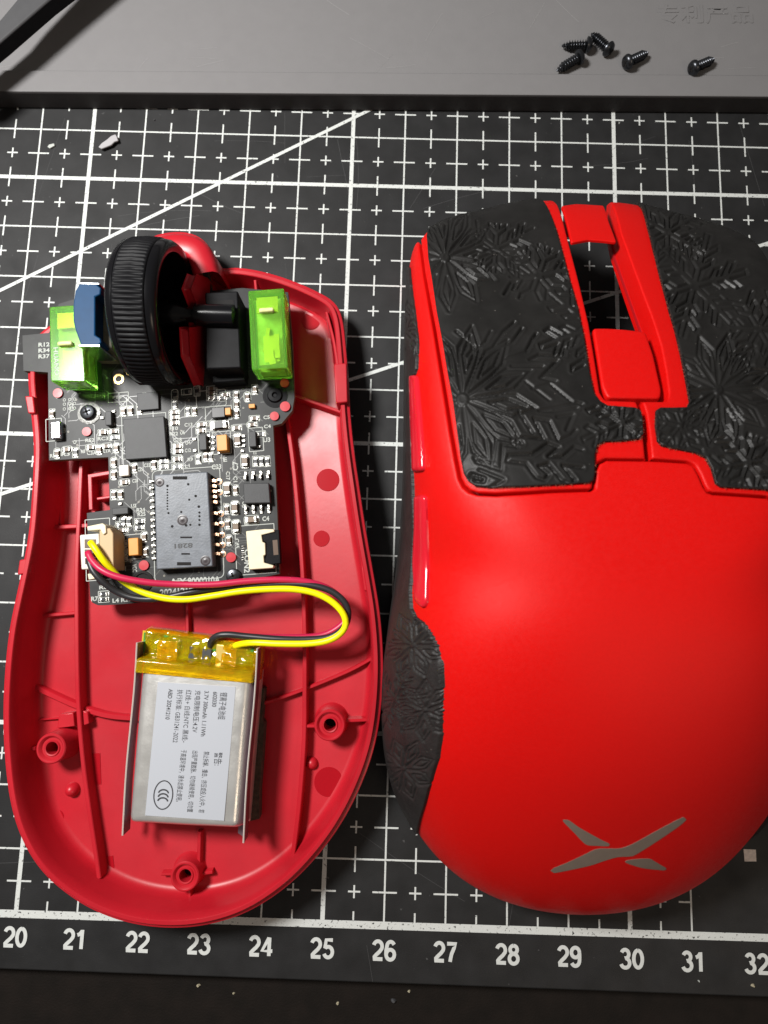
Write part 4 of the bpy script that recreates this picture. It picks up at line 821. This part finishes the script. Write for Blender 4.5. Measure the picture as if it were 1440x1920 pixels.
def hit(P):
    """where the sight line of each photo point meets the upper shell"""
    P = np.array(P, float); D = np.c_[(P[:, 0] - 720) / CF, -(P[:, 1] - 960) / CF, -np.ones(len(P))] @ CM.T
    t0 = (4.6 - CC[2]) / D[:, 2]; t1 = (0.0 - CC[2]) / D[:, 2]; res = np.full(len(P), np.nan); lo = t0.copy(); best = np.full(len(P), 1e9); bt = t1.copy(); found = np.zeros(len(P), bool)
    hi = t1.copy(); N = 240
    for i in range(1, N + 1):
        t = t0 + (t1 - t0) * i / N; q = CC + D * t[:, None]; gg = q[:, 2] - SZ(q[:, 0], q[:, 1])
        m1 = (~found) & (gg < 0); hi[m1] = t[m1]; found |= m1; m2 = ~found; lo[m2] = t[m2]
        b_ = (~found) & (gg < best) & (SZ(q[:, 0], q[:, 1]) > 0); best[b_] = gg[b_]; bt[b_] = t[b_]
    for _ in range(30):
        mid = (lo + hi) / 2; q = CC + D * mid[:, None]; gg = q[:, 2] - SZ(q[:, 0], q[:, 1]); m1 = gg < 0; hi[m1] = mid[m1]; lo[~m1] = mid[~m1]
    t = np.where(found, hi, bt); q = CC + D * t[:, None]
    return q
def hxy(P): return hit(P)[:, :2]
def refl(P): P = np.array(P); return np.c_[2 * XC - P[:, 0], P[:, 1]][::-1]
def nrm_at(x, y):
    e = 0.01; zx = (SZ(x + e, y) - SZ(x - e, y)) / (2 * e); zy = (SZ(x, y + e) - SZ(x, y - e)) / (2 * e)
    zx = np.clip(zx, -4, 4); zy = np.clip(zy, -4, 4); n_ = np.stack([-zx, -zy, np.ones_like(zx)], 1); return n_ / np.linalg.norm(n_, axis=1)[:, None]
def resample(P, step):
    P = np.array(P); out = []
    for i in range(len(P)):
        a, b_ = P[i], P[(i + 1) % len(P)]; k = max(1, int(np.linalg.norm(b_ - a) / step)); out += [a + (b_ - a) * j / k for j in range(k)]
    return np.array(out)
def rounded(P, r, n=4):
    """round the corners of a polygon"""
    P = np.array(P, float); out = []
    for i in range(len(P)):
        a, b_, c = P[i - 1], P[i], P[(i + 1) % len(P)]; u, v = a - b_, c - b_; lu, lv = np.linalg.norm(u), np.linalg.norm(v); k = min(r, lu * 0.45, lv * 0.45)
        p0, p1 = b_ + u / lu * k, b_ + v / lv * k
        for t in np.linspace(0, 1, n): out.append((1 - t) ** 2 * p0 + 2 * t * (1 - t) * b_ + t * t * p1)
    return np.array(out)
def mesh2d(loops, pts, keepf):
    """constrained triangulation of boundary loops plus inner points"""
    co = []; ed = []
    for L_ in loops:
        k = len(co); co += [tuple(p_) for p_ in L_]; ed += [(k + i, k + (i + 1) % len(L_)) for i in range(len(L_))]
    co += [tuple(p_) for p_ in pts]
    v, e, f, *_ = delaunay_2d_cdt([Vector(c_) for c_ in co], ed, [], 0, 1e-6)
    v = np.array([(p_.x, p_.y) for p_ in v]); f = np.array([t for t in f if len(t) == 3], int)
    c_ = v[f].mean(1); f = f[keepf(c_)]
    A_ = (v[f[:, 1], 0] - v[f[:, 0], 0]) * (v[f[:, 2], 1] - v[f[:, 0], 1]) - (v[f[:, 1], 1] - v[f[:, 0], 1]) * (v[f[:, 2], 0] - v[f[:, 0], 0])
    f[A_ < 0] = f[A_ < 0][:, ::-1]
    used = np.unique(f); new = -np.ones(len(v), int); new[used] = np.arange(len(used))
    return v[used], new[f]
def border(F):
    e = np.vstack([F[:, [0, 1]], F[:, [1, 2]], F[:, [2, 0]]]); key = e[:, 0].astype(np.int64) * 10000000 + e[:, 1]; rk = e[:, 1].astype(np.int64) * 10000000 + e[:, 0]
    return e[~np.isin(key, rk)]
def ringpts(loop, ds, A_, B_, sgn=1):
    out = []
    for d_ in ds:
        q = inset(loop, d_ * sgn); dd = seg_dist(q, A_, B_); out.append(q[dd > d_ * 0.9])
    return np.vstack(out)
def patch(name, poly, step, off, fillet, skirt, m, parent, holes=(), disp=None, jag=0.0, edge_m=None, smooth=True, drop=None):
    """sheet with thickness that follows the upper shell inside an outline given on the ground plan"""
    poly = resample(ccw(poly), step * 1.2); loops = [poly] + [resample(ccw(h_), step * 1.2) for h_ in holes]
    A_ = np.vstack(loops); B_ = np.vstack([np.roll(l_, -1, 0) for l_ in loops])
    ds = [fillet * k for k in (0.15, 0.4, 0.7, 1.0)] if fillet else [step * 0.8]
    rp = np.vstack([ringpts(l_, ds, A_, B_, 1 if i == 0 else -1) for i, l_ in enumerate(loops)])
    x0, y0 = poly.min(0); x1, y1 = poly.max(0)
    gx, gy = np.meshgrid(np.arange(x0, x1, step), np.arange(y0, y1, step * 0.87)); gx = gx + (np.arange(gx.shape[0]) % 2 * step / 2)[:, None]
    pt = np.c_[gx.ravel(), gy.ravel()]
    def isin(p_):
        r_ = inside(p_, poly)
        for h_ in loops[1:]: r_ &= ~inside(p_, h_)
        return r_
    pt = pt[isin(pt)]; dd = seg_dist(pt, A_, B_); pt = pt[dd > max(ds) + step * 0.6]; rp = rp[isin(rp)]
    P_, F = mesh2d(loops, np.vstack([rp, pt]), isin)
    d_ = seg_dist(P_, A_, B_); d_[d_ < 1e-4] = 0
    z = np.maximum(SZ(P_[:, 0], P_[:, 1]), zR); N_ = nrm_at(P_[:, 0], P_[:, 1])
    o_ = np.full(len(P_), float(off))
    if fillet: s_ = np.clip(d_ / fillet, 0, 1); o_ -= fillet * 0.8 * (1 - np.sqrt(np.maximum(0, 1 - (1 - s_) ** 2)))
    if disp is not None: o_ += disp(P_, d_)
    V = np.c_[P_, z] + N_ * o_[:, None]; E = border(F); bv = np.unique(E); mp = {int(v): i + len(V) for i, v in enumerate(bv)}
    Vb = V[bv] - N_[bv] * skirt; Ff = F.tolist() + [(int(t_), int(s_), mp[int(s_)], mp[int(t_)]) for s_, t_ in E]
    return mo(name, np.vstack([V, Vb]), Ff, m, parent, smooth=smooth, auto=50)

# --- outlines, traced from the photograph and carried onto the shell surface
seam_left = [(784, 453), (786, 470), (792, 515), (801, 562), (812, 620), (822, 682), (833, 750), (842, 810), (851, 862), (858, 898), (866, 914), (878, 924), (895, 929), (930, 930), (980, 927), (1040, 923), (1108, 921), (1116, 916)]
seam_tab = [(1119, 882), (1126, 869), (1138, 863), (1214, 864)]
seam_tab_r = [(1222, 864), (1288, 868), (1300, 873), (1309, 889), (1319, 912), (1326, 923), (1337, 927), (1438, 934)]
slot_l = [(1050, 384), (1070, 452), (1090, 527), (1109, 607), (1123, 690), (1130, 735), (1137, 746)]
slot_r = [(1247, 748), (1249, 735), (1244, 695), (1235, 647), (1219, 597), (1200, 547), (1181, 495), (1160, 437), (1144, 384)]
cseam = [(1198, 748), (1206, 772), (1211, 805), (1217, 863)]
H = lambda P: [tuple(p_) for p_ in hxy(P)]
G = 0.008
front_y = lambda x: float(YC0 + 0)
def front_edge(x0, x1, n=16):
    """the shell's front outline between two x, slightly inside"""
    t = []
    for x in np.linspace(x0, x1, n):
        m_ = (FO[:, 1] > 9.5); i = np.argmin(np.abs(FO[m_][:, 0] - x) ); t.append((x, FO[m_][i, 1] - 0.012))
    return t
sl = H(seam_left); st = H(seam_tab); str_ = H(seam_tab_r); hl = H(slot_l); hr = H(slot_r); cs = H(cseam)
fe = FO[FO[:, 1] > 9.0]
def front_pts(xa, xb, dd=0.02):
    F2 = fe[(fe[:, 0] > min(xa, xb)) & (fe[:, 0] < max(xa, xb))]; F2 = F2[np.argsort(F2[:, 0])]
    F2 = F2 if xa < xb else F2[::-1]
    C_ = np.array([XC, YC0]); F2 = F2[::2]
    return [tuple(p_ + (C_ - p_) / np.linalg.norm(C_ - p_) * dd) for p_ in F2 if p_[1] > 10.6]
sR = [tuple(p_) for p_ in refl(sl)]            # right outer seam, mirrored, front last -> back first
# left button: outer seam, back seam, centre seam, slot edge, front
left_btn = sl + st[:-1] + [(cs[-1][0] - G * 0.8, st[-1][1])] + [(x - G * 0.8, y) for x, y in cs[::-1]][1:] + hl[::-1] + front_pts(hl[0][0] - 0.02, sl[0][0] + 0.1)
rs = [p_ for p_ in sR if p_[0] > str_[-1][0] + 0.05]
right_btn = [(cs[0][0] + G * 0.8, cs[0][1])] + [(x + G * 0.8, y) for x, y in cs[1:]] + str_[1:] + rs + front_pts(sR[-1][0] - 0.1, hr[-1][0] + 0.02) + hr[::-1]
all_open = sl + st + str_ + rs + front_pts(sR[-1][0] - 0.02, sl[0][0] + 0.02, -0.30)
top = thing('mouse_top_shell', 'matte red upper half of a computer mouse with black snowflake grip tape, hump upwards', 'mouse shell', (XC, YC0, 0))

# outer skin of the whole body, opened where the two buttons sit
def body_skin(name, m, opening):
    NTH = 760; tt = np.linspace(-math.pi, math.pi, NTH, endpoint=False)
    ro = np.r_[np.linspace(0.006, 0.78, 100), 1 - 0.22 * (1 - np.linspace(0, 1, 60)[1:]) ** 2.2]
    op = resample(ccw(np.array(opening)), 0.02); A_, B_ = op, np.roll(op, -1, 0)
    T, Rh = np.meshgrid(tt, ro); RO = Rout(T); keepn = (np.arange(NTH)[None, :] % np.clip((0.9 / Rh).astype(int), 1, 60)[:, :]) == 0
    x = XC + RO * Rh * np.cos(T); y = YC0 + RO * Rh * np.sin(T)
    rim = np.c_[x[-1], y[-1]]; pt = np.c_[x[:-1].ravel(), y[:-1].ravel()][keepn[:-1].ravel()]
    dd = seg_dist(pt, A_, B_); pt = pt[(~inside(pt, op)) & (dd > 0.05)]
    rp = ringpts(op, [0.006, 0.015, 0.026, 0.038], A_, B_, -1); rp = rp[~inside(rp, op)]; rp = rp[inside(rp, rim)]; dr = seg_dist(rp, rim, np.roll(rim, -1, 0), 0.03); rp = rp[dr > 0.012]
    P_, F = mesh2d([rim, op], np.vstack([rp, pt]), lambda c_: inside(c_, rim) & ~inside(c_, op))
    d_ = seg_dist(P_, A_, B_)
    q = P_ * 0.9999 + np.array([XC, YC0]) * 0.0001; z = np.maximum(SZ(q[:, 0], q[:, 1]), zR); q = P_ * 0.999 + np.array([XC, YC0]) * 0.001; N_ = nrm_at(q[:, 0], q[:, 1])
    fl = 0.032; s_ = np.clip(d_ / fl, 0, 1); o_ = -fl * 0.8 * (1 - np.sqrt(np.maximum(0, 1 - (1 - s_) ** 2)))
    V = np.c_[P_, z] + N_ * o_[:, None]; E = border(F); dr = seg_dist(P_, rim, np.roll(rim, -1, 0), 0.02)
    Vl = [tuple(v) for v in V]; Ff = F.tolist(); mp = {}
    for s1_, t1_ in E.tolist():
        k_ = 'r' if dr[s1_] < 0.002 and dr[t1_] < 0.002 else 's'
        for v in (s1_, t1_):
            if (v, k_) not in mp:
                mp[(v, k_)] = len(Vl); Vl.append((V[v][0], V[v][1], 0.02) if k_ == 'r' else tuple(V[v] - N_[v] * 0.34))
        Ff.append((t1_, s1_, mp[(s1_, k_)], mp[(t1_, k_)]))
    return mo(name, Vl, Ff, m, parent=top, smooth=True, auto=60)
body_skin('rear_shell', 'red_out', all_open)
# liner below the seams (with the slot for the wheel left open)
slot_hole = np.array(H([(1068, 405), (1150, 405), (1166, 450), (1203, 547), (1222, 600), (1232, 645), (1214, 645), (1118, 625), (1096, 535)]))
ln = all_open[:]
lin = ccw(np.array(sl + st + str_ + rs + front_pts(sR[-1][0] - 0.02, sl[0][0] + 0.02, 0.10))); cc_ = lin.mean(0)
patch('inner_liner', lin + (cc_ - lin) * -0.01, 0.035, -0.30, 0, 0.05, 'red_dark', top, holes=[ccw(slot_hole)])
shr = lambda P_, d_: inset(resample(ccw(np.array(P_)), 0.03), d_)
lb = patch('left_button', shr(left_btn, 0.034), 0.03, 0.0, 0.03, 0.30, 'red_out', top)
rb = patch('right_button', shr(right_btn, 0.034), 0.03, 0.0, 0.03, 0.42, 'red_out', top)
patch('front_bridge', rounded(np.array(H([(1053, 384), (1080, 380), (1132, 383), (1143, 415), (1157, 452), (1132, 449), (1104, 447), (1072, 453)])), 0.03), 0.03, -0.015, 0.02, 0.03, 'red_out', top)
cp = rounded(np.array(H([(1113, 611), (1140, 611), (1173, 613), (1213, 618), (1228, 662), (1243, 728), (1241, 743), (1141, 742), (1131, 722)])), 0.05)
patch('centre_panel', cp, 0.03, -0.035, 0.035, 0.22, 'red_out', top)

# --- snowflake relief pressed into the tape
def flake_a(c, R, rotd, n=12, asp=1.0):
    S = []; c = np.array(c, float)
    P = lambda r, a: c + np.array([R * r * math.cos(math.radians(a)), -R * r * math.sin(math.radians(a)) * asp])
    for k in range(n):
        a = rotd + k * 360 / n; h_ = 180 / n
        S += [(P(0.09, a - 5), P(0.46, a - 1.6)), (P(0.09, a + 5), P(0.46, a + 1.6))]
        S += [(P(0.46, a + 1.6), P(0.66, a + h_ * 0.25)), (P(0.66, a + h_ * 0.25), P(0.92, a + h_)), (P(0.46, a - 1.6), P(0.66, a - h_ * 0.25)), (P(0.66, a - h_ * 0.25), P(0.92, a - h_))]
        S += [(P(0.33, a + h_), P(0.56, a + h_ * 0.55)), (P(0.56, a + h_ * 0.55), P(0.80, a + h_)), (P(0.80, a + h_), P(0.56, a + h_ * 1.45)), (P(0.56, a + h_ * 1.45), P(0.33, a + h_))]
    return S
def zig(pts): return [(pts[i], pts[i + 1]) for i in range(len(pts) - 1)]
def flake_b(c, R, rotd, n=6, w_=0.055, asp=1.0):
    S = []; c = np.array(c, float)
    def P(x, y, a): ca, sa = math.cos(math.radians(a)), math.sin(math.radians(a)); return c + np.array([(x * ca - y * sa) * R, -(x * sa + y * ca) * R * asp])
    for k in range(n):
        a = rotd + k * 360 / n
        def poly(pts, cl_=False):
            for i in range(len(pts) - 1): S.append((P(*pts[i], a), P(*pts[i + 1], a)))
        for s in (1, -1):
            y = lambda v: s * v
            poly([(0.10, y(w_)), (0.32, y(w_)), (0.46, y(0.20)), (0.56, y(0.20)), (0.46, y(w_)), (0.56, y(w_)), (0.74, y(0.26)), (0.84, y(0.24)), (0.70, y(w_)), (1.0, y(w_ * 0.9)), (1.0, 0)])
    return S
def groove(segs_px, depth, wd):
    A_ = np.array([s[0] for s in segs_px]); B_ = np.array([s[1] for s in segs_px]); A2, B2 = hxy(A_), hxy(B_)
    ok = (np.linalg.norm(A2 - B2, axis=1) < 1.5)
    A2, B2 = A2[ok], B2[ok]
    def f(pt, d_):
        # raised lips either side of each pressed line, with the amount varying as the rubber is worn
        best = seg_dist(pt, A2, B2)
        w_ = 0.75 + 0.25 * np.sin(pt[:, 0] * 5.1 + pt[:, 1] * 3.3)
        return depth * (-1.5 * np.exp(-(best / wd) ** 2) + 0.35 * np.exp(-((best - 2.4 * wd) / wd) ** 2)) * w_ * np.clip(d_ / 0.03, 0, 1)
    return f
clipb = lambda S, x0, y0, x1, y1: [s for s in S if x0 < (s[0][0] + s[1][0]) / 2 < x1 and y0 < (s[0][1] + s[1][1]) / 2 < y1]
e4 = lambda x, y: (740 + x / 4.114, 640 + y / 4.114)
Z4 = lambda *pts: zig([e4(*p_) for p_ in pts])
SL = flake_a((868, 752), 150, 8) + clipb(flake_a((835, 487), 110, 20), 780, 360, 940, 600)
# branching arm at the lower left, zigzags and angular hooks, as pressed into the tape
SL += Z4((880, 885), (1060, 880), (1180, 800), (1260, 830), (1180, 900), (1290, 905), (1380, 830), (1440, 850)) + Z4((880, 885), (860, 935), (1010, 955), (1090, 1060), (1150, 1080), (1185, 1035), (1110, 975), (1180, 955)) + Z4((1180, 955), (1290, 1085), (1350, 1110), (1385, 1080), (1290, 970), (1440, 985))
SL += Z4((905, 745), (1150, 765), (1070, 610), (1190, 630), (1260, 780), (1350, 745), (1390, 700)) + Z4((905, 745), (895, 790), (940, 830), (940, 750)) + Z4((830, 810), (940, 825)) + Z4((830, 810), (820, 1000), (640, 940), (620, 905), (760, 930), (780, 770)) + Z4((570, 1080), (600, 1030), (700, 1060), (690, 1090), (620, 1080)) + Z4((660, 1000), (840, 1075), (730, 1145))
SL += Z4((1110, 550), (1400, 490), (1440, 500)) + Z4((1110, 550), (1210, 555), (1400, 530)) + Z4((1250, 600), (1370, 580), (1320, 700)) + Z4((1040, 160), (1110, 120), (1300, 130), (1310, 60)) + Z4((1040, 160), (1250, 165), (1120, 300), (1240, 325)) + Z4((1060, 380), (1190, 340), (1360, 480)) + Z4((900, 210), (1140, 210)) + Z4((1000, 320), (1190, 470)) + Z4((960, 560), (1060, 720)) + Z4((850, 150), (1010, 100), (1060, 0), (1090, -40))
SL += clipb(flake_b((1112, 618), 105, 20), 1010, 560, 1120, 700) + clipb(flake_b((1165, 795), 80, 25), 1090, 762, 1208, 832) + clipb(flake_b((1010, 520), 95, 10), 950, 470, 1070, 560) + clipb(flake_b((930, 470), 80, 25), 890, 420, 990, 520)
SL += Z4((480, -60), (620, 60), (560, 130), (700, 20), (740, -60)) + Z4((700, 100), (900, 30), (980, -80)) + Z4((760, 60), (840, -60), (920, -130))
SR = flake_a((1345, 735), 115, 5) + clipb(flake_b((1300, 540), 100, 15), 1240, 440, 1420, 640) + clipb(flake_b((1250, 440), 80, 30), 1190, 400, 1320, 500) + clipb(flake_b((1400, 870), 90, 10), 1330, 820, 1440, 930) + clipb(flake_b((1275, 800), 75, 50), 1228, 768, 1330, 850) + clipb(flake_b((1420, 620), 90, 0), 1370, 560, 1440, 690)
lgrip_px = [(801, 446), (804, 486), (810, 520), (820, 587), (831, 645), (841, 705), (850, 752), (859, 815), (865, 860), (871, 889), (879, 903), (893, 913), (920, 916), (980, 914), (1040, 911), (1103, 907), (1111, 903), (1114, 890), (1114, 855), (1119, 836), (1132, 830), (1165, 829), (1197, 825), (1204, 817), (1203, 785), (1199, 772),
            (1190, 767), (1165, 765), (1138, 763), (1124, 755), (1113, 740), (1105, 705), (1095, 640), (1082, 578), (1068, 530), (1055, 480), (1042, 433), (1027, 395), (1018, 381)]
lg = H(lgrip_px); lgF = [p_ for p_ in front_pts(lg[-1][0], lg[0][0], 0.03)]
patch('left_grip_tape', np.array(lg + lgF), 0.0135, 0.045, 0.02, 0.06, 'grip', top, disp=groove(SL, 0.022, 0.018), jag=0.006)
rgrip_px = [(1202, 392), (1212, 425), (1222, 465), (1237, 525), (1253, 585), (1264, 622), (1274, 665), (1284, 715), (1291, 755), (1286, 766), (1260, 767), (1236, 767), (1228, 772), (1227, 800), (1231, 828), (1240, 838), (1262, 843), (1302, 851), (1321, 860), (1332, 880), (1340, 908), (1350, 915), (1436, 920)]
rg = H(rgrip_px); lgx = [tuple(p_) for p_ in refl(np.array(lg[:16]))]; rgo = [p_ for p_ in lgx if p_[0] > rg[-1][0] + 0.05]
rgF = [p_ for p_ in front_pts(lgx[-1][0], rg[0][0], 0.03)]
patch('right_grip_tape', np.array(rg + rgo + rgF), 0.0135, 0.045, 0.02, 0.06, 'grip', top, disp=groove(SR, 0.022, 0.018), jag=0.006)

def fibres(name, poly, seed, n=520):
    rf = random.Random(seed); Pb = resample(ccw(np.array(poly)), 0.01); T = np.roll(Pb, -1, 0) - np.roll(Pb, 1, 0); T /= np.linalg.norm(T, axis=1)[:, None] + 1e-9; out = np.stack([T[:, 1], -T[:, 0]], 1)
    ii = np.array([rf.randrange(len(Pb)) for _ in range(n)]); B = Pb[ii] - out[ii] * 0.004; ang = np.array([rf.uniform(-1, 1) for _ in range(n)]); L_ = np.array([rf.uniform(0.012, 0.04) for _ in range(n)])
    D = out[ii] * np.cos(ang)[:, None] + T[ii] * np.sin(ang)[:, None]; E_ = B + D * L_[:, None]; S_ = T[ii] * 0.0035
    pts = np.vstack([B - S_, B + S_, E_]); r_ = np.hypot(pts[:, 0] - XC, pts[:, 1] - YC0) / Rout(np.arctan2(pts[:, 1] - YC0, pts[:, 0] - XC)); z = np.maximum(SZ(pts[:, 0], pts[:, 1]), zR)
    ok = (r_.reshape(3, -1).max(0) < 0.97); lift = np.r_[np.full(2 * n, 0.032), np.array([rf.uniform(0.004, 0.05) for _ in range(n)])]
    o = mo(name, np.c_[pts, z + lift], [(i, i + n, i + 2 * n) for i in range(n) if ok[i]], 'fray', top); o['kind'] = 'stuff'
fibres('frayed_fibres', lg + lgF, 1); fibres('frayed_fibres', rg + rgo + rgF, 2)

# --- side grips: from the base up to a traced line
bnd = [(769, 478), (770, 500), (774, 540), (781, 590), (787, 640), (785, 690), (778, 710), (773, 760), (775, 830), (776, 885), (778, 930), (780, 990), (777, 1060), (773, 1110), (775, 1140), (783, 1157), (797, 1166), (812, 1186), (825, 1210), (833, 1245), (836, 1300), (834, 1370), (826, 1420), (813, 1462), (802, 1500), (792, 1530), (786, 1552), (784, 1562)]
hb = hit(bnd); tb = np.unwrap(np.arctan2(hb[:, 1] - YC0, hb[:, 0] - XC)); rb_ = np.hypot(hb[:, 0] - XC, hb[:, 1] - YC0) / Rout(tb)
tb = np.where(tb < 0, tb + 2 * math.pi, tb); o2 = np.argsort(tb); tb, rb_ = tb[o2], np.clip(rb_[o2], 0, 0.999)
SG = []
for c_, R_, k_ in [((778, 1210), 75, 0), ((800, 1330), 70, 20), ((760, 1440), 70, 40), ((765, 620), 60, 10), ((745, 1310), 60, 5)]: SG += flake_b(c_, R_, k_) if k_ % 20 else flake_a(c_, R_ * 0.9, k_, 8)
sA, sB = hit([q_[0] for q_ in SG]), hit([q_[1] for q_ in SG]); ok_ = np.linalg.norm(sA - sB, axis=1) < 0.9; sA, sB = sA[ok_], sB[ok_]
for side in (0, 1):
    nt, nd = 1000, 90; tt = np.linspace(tb[0], tb[-1], nt); r0 = np.interp(tt, tb, rb_) + np.random.RandomState(side).randn(nt) * 0.0005
    J = np.linspace(0, 1, nd); RHO = np.minimum(1 - (1 - r0)[:, None] * (1 - J[None, :]) ** 1.7, 0.9995); TT = np.repeat(tt[:, None], nd, 1)
    x = XC + Rout(TT) * RHO * np.cos(TT); y = YC0 + Rout(TT) * RHO * np.sin(TT); x, y = x.ravel(), y.ravel()
    Q = np.c_[x, y, np.maximum(SZ(x, y), zR)]; NN = nrm_at(x, y); lift = 0.045 * np.minimum(1, (np.tile(np.arange(nd), nt) + 0.01) / 3)
    best = np.full(len(Q), 9.0)
    for a_, b_ in zip(sA, sB):
        d_ = b_ - a_; t_ = np.clip(((Q - a_) @ d_) / max(float(d_ @ d_), 1e-9), 0, 1); best = np.minimum(best, np.linalg.norm(Q - (a_ + t_[:, None] * d_), axis=1))
    lift = lift - 0.024 * np.exp(-(best / 0.018) ** 2)
    V = (Q + NN * lift[:, None]).reshape(nt, nd, 3); base = []
    for f_ in (0.4, 1.0): rr2 = Rout(tt) + 0.042; base.append(np.stack([XC + rr2 * np.cos(tt), YC0 + rr2 * np.sin(tt), np.full(nt, zR * (1 - f_) + 0.01)], 1)[:, None])
    V = np.concatenate([V] + base, 1); k = nd + 2; V = V.reshape(-1, 3)
    i_, j_ = np.meshgrid(np.arange(nt - 1), np.arange(k - 1), indexing='ij'); a_ = (i_ * k + j_).ravel(); F = np.stack([a_, a_ + 1, a_ + k + 1, a_ + k], 1)
    if side: V[:, 0] = 2 * XC - V[:, 0]
    mo('side_grip_tape', V, F, 'side_grip', top, smooth=True)
# --- side buttons on the left
def side_button(pts, name):
    P = rounded(np.array(H(pts)), 0.05); o = patch(name, P, 0.02, 0.07, 0.05, 0.16, 'red_gloss', top); return o
side_button([(771, 706), (785, 706), (792, 786), (798, 884), (777, 886), (773, 786)], 'thumb_button')
side_button([(781, 930), (801, 928), (804, 1000), (806, 1060), (805, 1130), (797, 1142), (782, 1128), (778, 1060), (781, 990)], 'thumb_button')
# --- logo
def logo(pts): patch('winged_cross_logo', np.array(H(spline(pts, 60, True))) , 0.014, 0.004, 0, 0.003, 'logo', top)
cL = lambda x, y: (980 + x / 3.13, 1480 + y / 3.13)
logo([cL(*p_) for p_ in [(236, 185), (250, 178), (275, 183), (330, 222), (400, 262), (470, 300), (508, 318), (500, 332), (430, 330), (380, 326), (350, 305), (300, 252)]])
logo([cL(*p_) for p_ in [(163, 477), (180, 462), (260, 430), (350, 388), (430, 350), (500, 346), (580, 344), (660, 312), (750, 262), (850, 208), (940, 163), (962, 172), (930, 205), (850, 262), (760, 322), (680, 372), (640, 392), (560, 396), (480, 418), (400, 445), (280, 472), (180, 490)]])
logo([cL(*p_) for p_ in [(600, 424), (650, 410), (740, 406), (775, 422), (815, 446), (842, 462), (830, 474), (780, 470), (710, 462), (650, 446)]])

# ================================================================== small debris
def crumb(px, py, r, z, label, m='crumb', flat=0.5, name='crumb', cat='crumb'):
    b = MB(); rj = random.Random(int(px * 7 + py)); c = W3(px, py, z); V = []
    n = 7
    for k in range(3):
        for j in range(n):
            a = 2 * math.pi * j / n; q = 0.75 * r * (1 - 0.25 * k) * rj.uniform(0.7, 1.2); V.append((c.x + q * math.cos(a), c.y + q * math.sin(a) * 0.8, z + k * r * flat))
    F = [tuple(range(n))[::-1], tuple(range(2 * n, 3 * n))] + [(i * n + j, i * n + (j + 1) % n, (i + 1) * n + (j + 1) % n, (i + 1) * n + j) for i in range(2) for j in range(n)]
    o = mo(name, V, F, m); o['label'] = label; o['category'] = cat; return o
b = MB(); fp = [(184, 275), (190, 268), (200, 261), (208, 254), (216, 251), (219, 256), (221, 263), (214, 265), (208, 271), (198, 275), (190, 278)]
b.prism(PX(fp, 0.09), 0.05, 0.085); fl_ = b.build('plastic_flake', 'flake', bev=0.01); fl_['label'] = 'small jagged grey flake on the mat grid left of the thick line near the tray'; fl_['category'] = 'flake'
b = MB(); b.prism(PX([(89, 275), (92, 271), (101, 269), (102, 273), (93, 278)], 0.03), 0.008, 0.03); cr = b.build('paper_scrap', 'silk'); cr['label'] = 'tiny white scrap on the mat at the upper left, left of the grey flake'; cr['category'] = 'scrap'
for px, py, r, lb_ in [(372, 1847, .045, 'pale yellow crumb on the dark desk below the number 23'), (438, 1862, .03, 'pale crumb on the dark desk between the numbers 23 and 24'), (633, 1881, .04, 'yellowish grain on the dark desk below the number 25'), (767, 1858, .035, 'white crumb on the desk just below the mat edge under the number 26'),
                       (738, 1875, .06, 'dull grey speck on the dark desk between the numbers 25 and 27')]:
    crumb(px, py, r, -0.3, lb_, 'crumb' if 'grey' not in lb_ else 'tool', 0.4)
crumb(1411, 1847, .04, 0.0, 'tan crumb on the mat below the number 32'); crumb(1310, 1839, .025, 0.0, 'white crumb on the mat below the number 31', 'silk')
crumb(290, 226, .03, 0.0, 'pale crumb on the mat close to the tray, above the wheel', 'tool'); crumb(1161, 231, .022, 0.0, 'white speck on the mat by the tray, just above the right mouse half', 'silk')
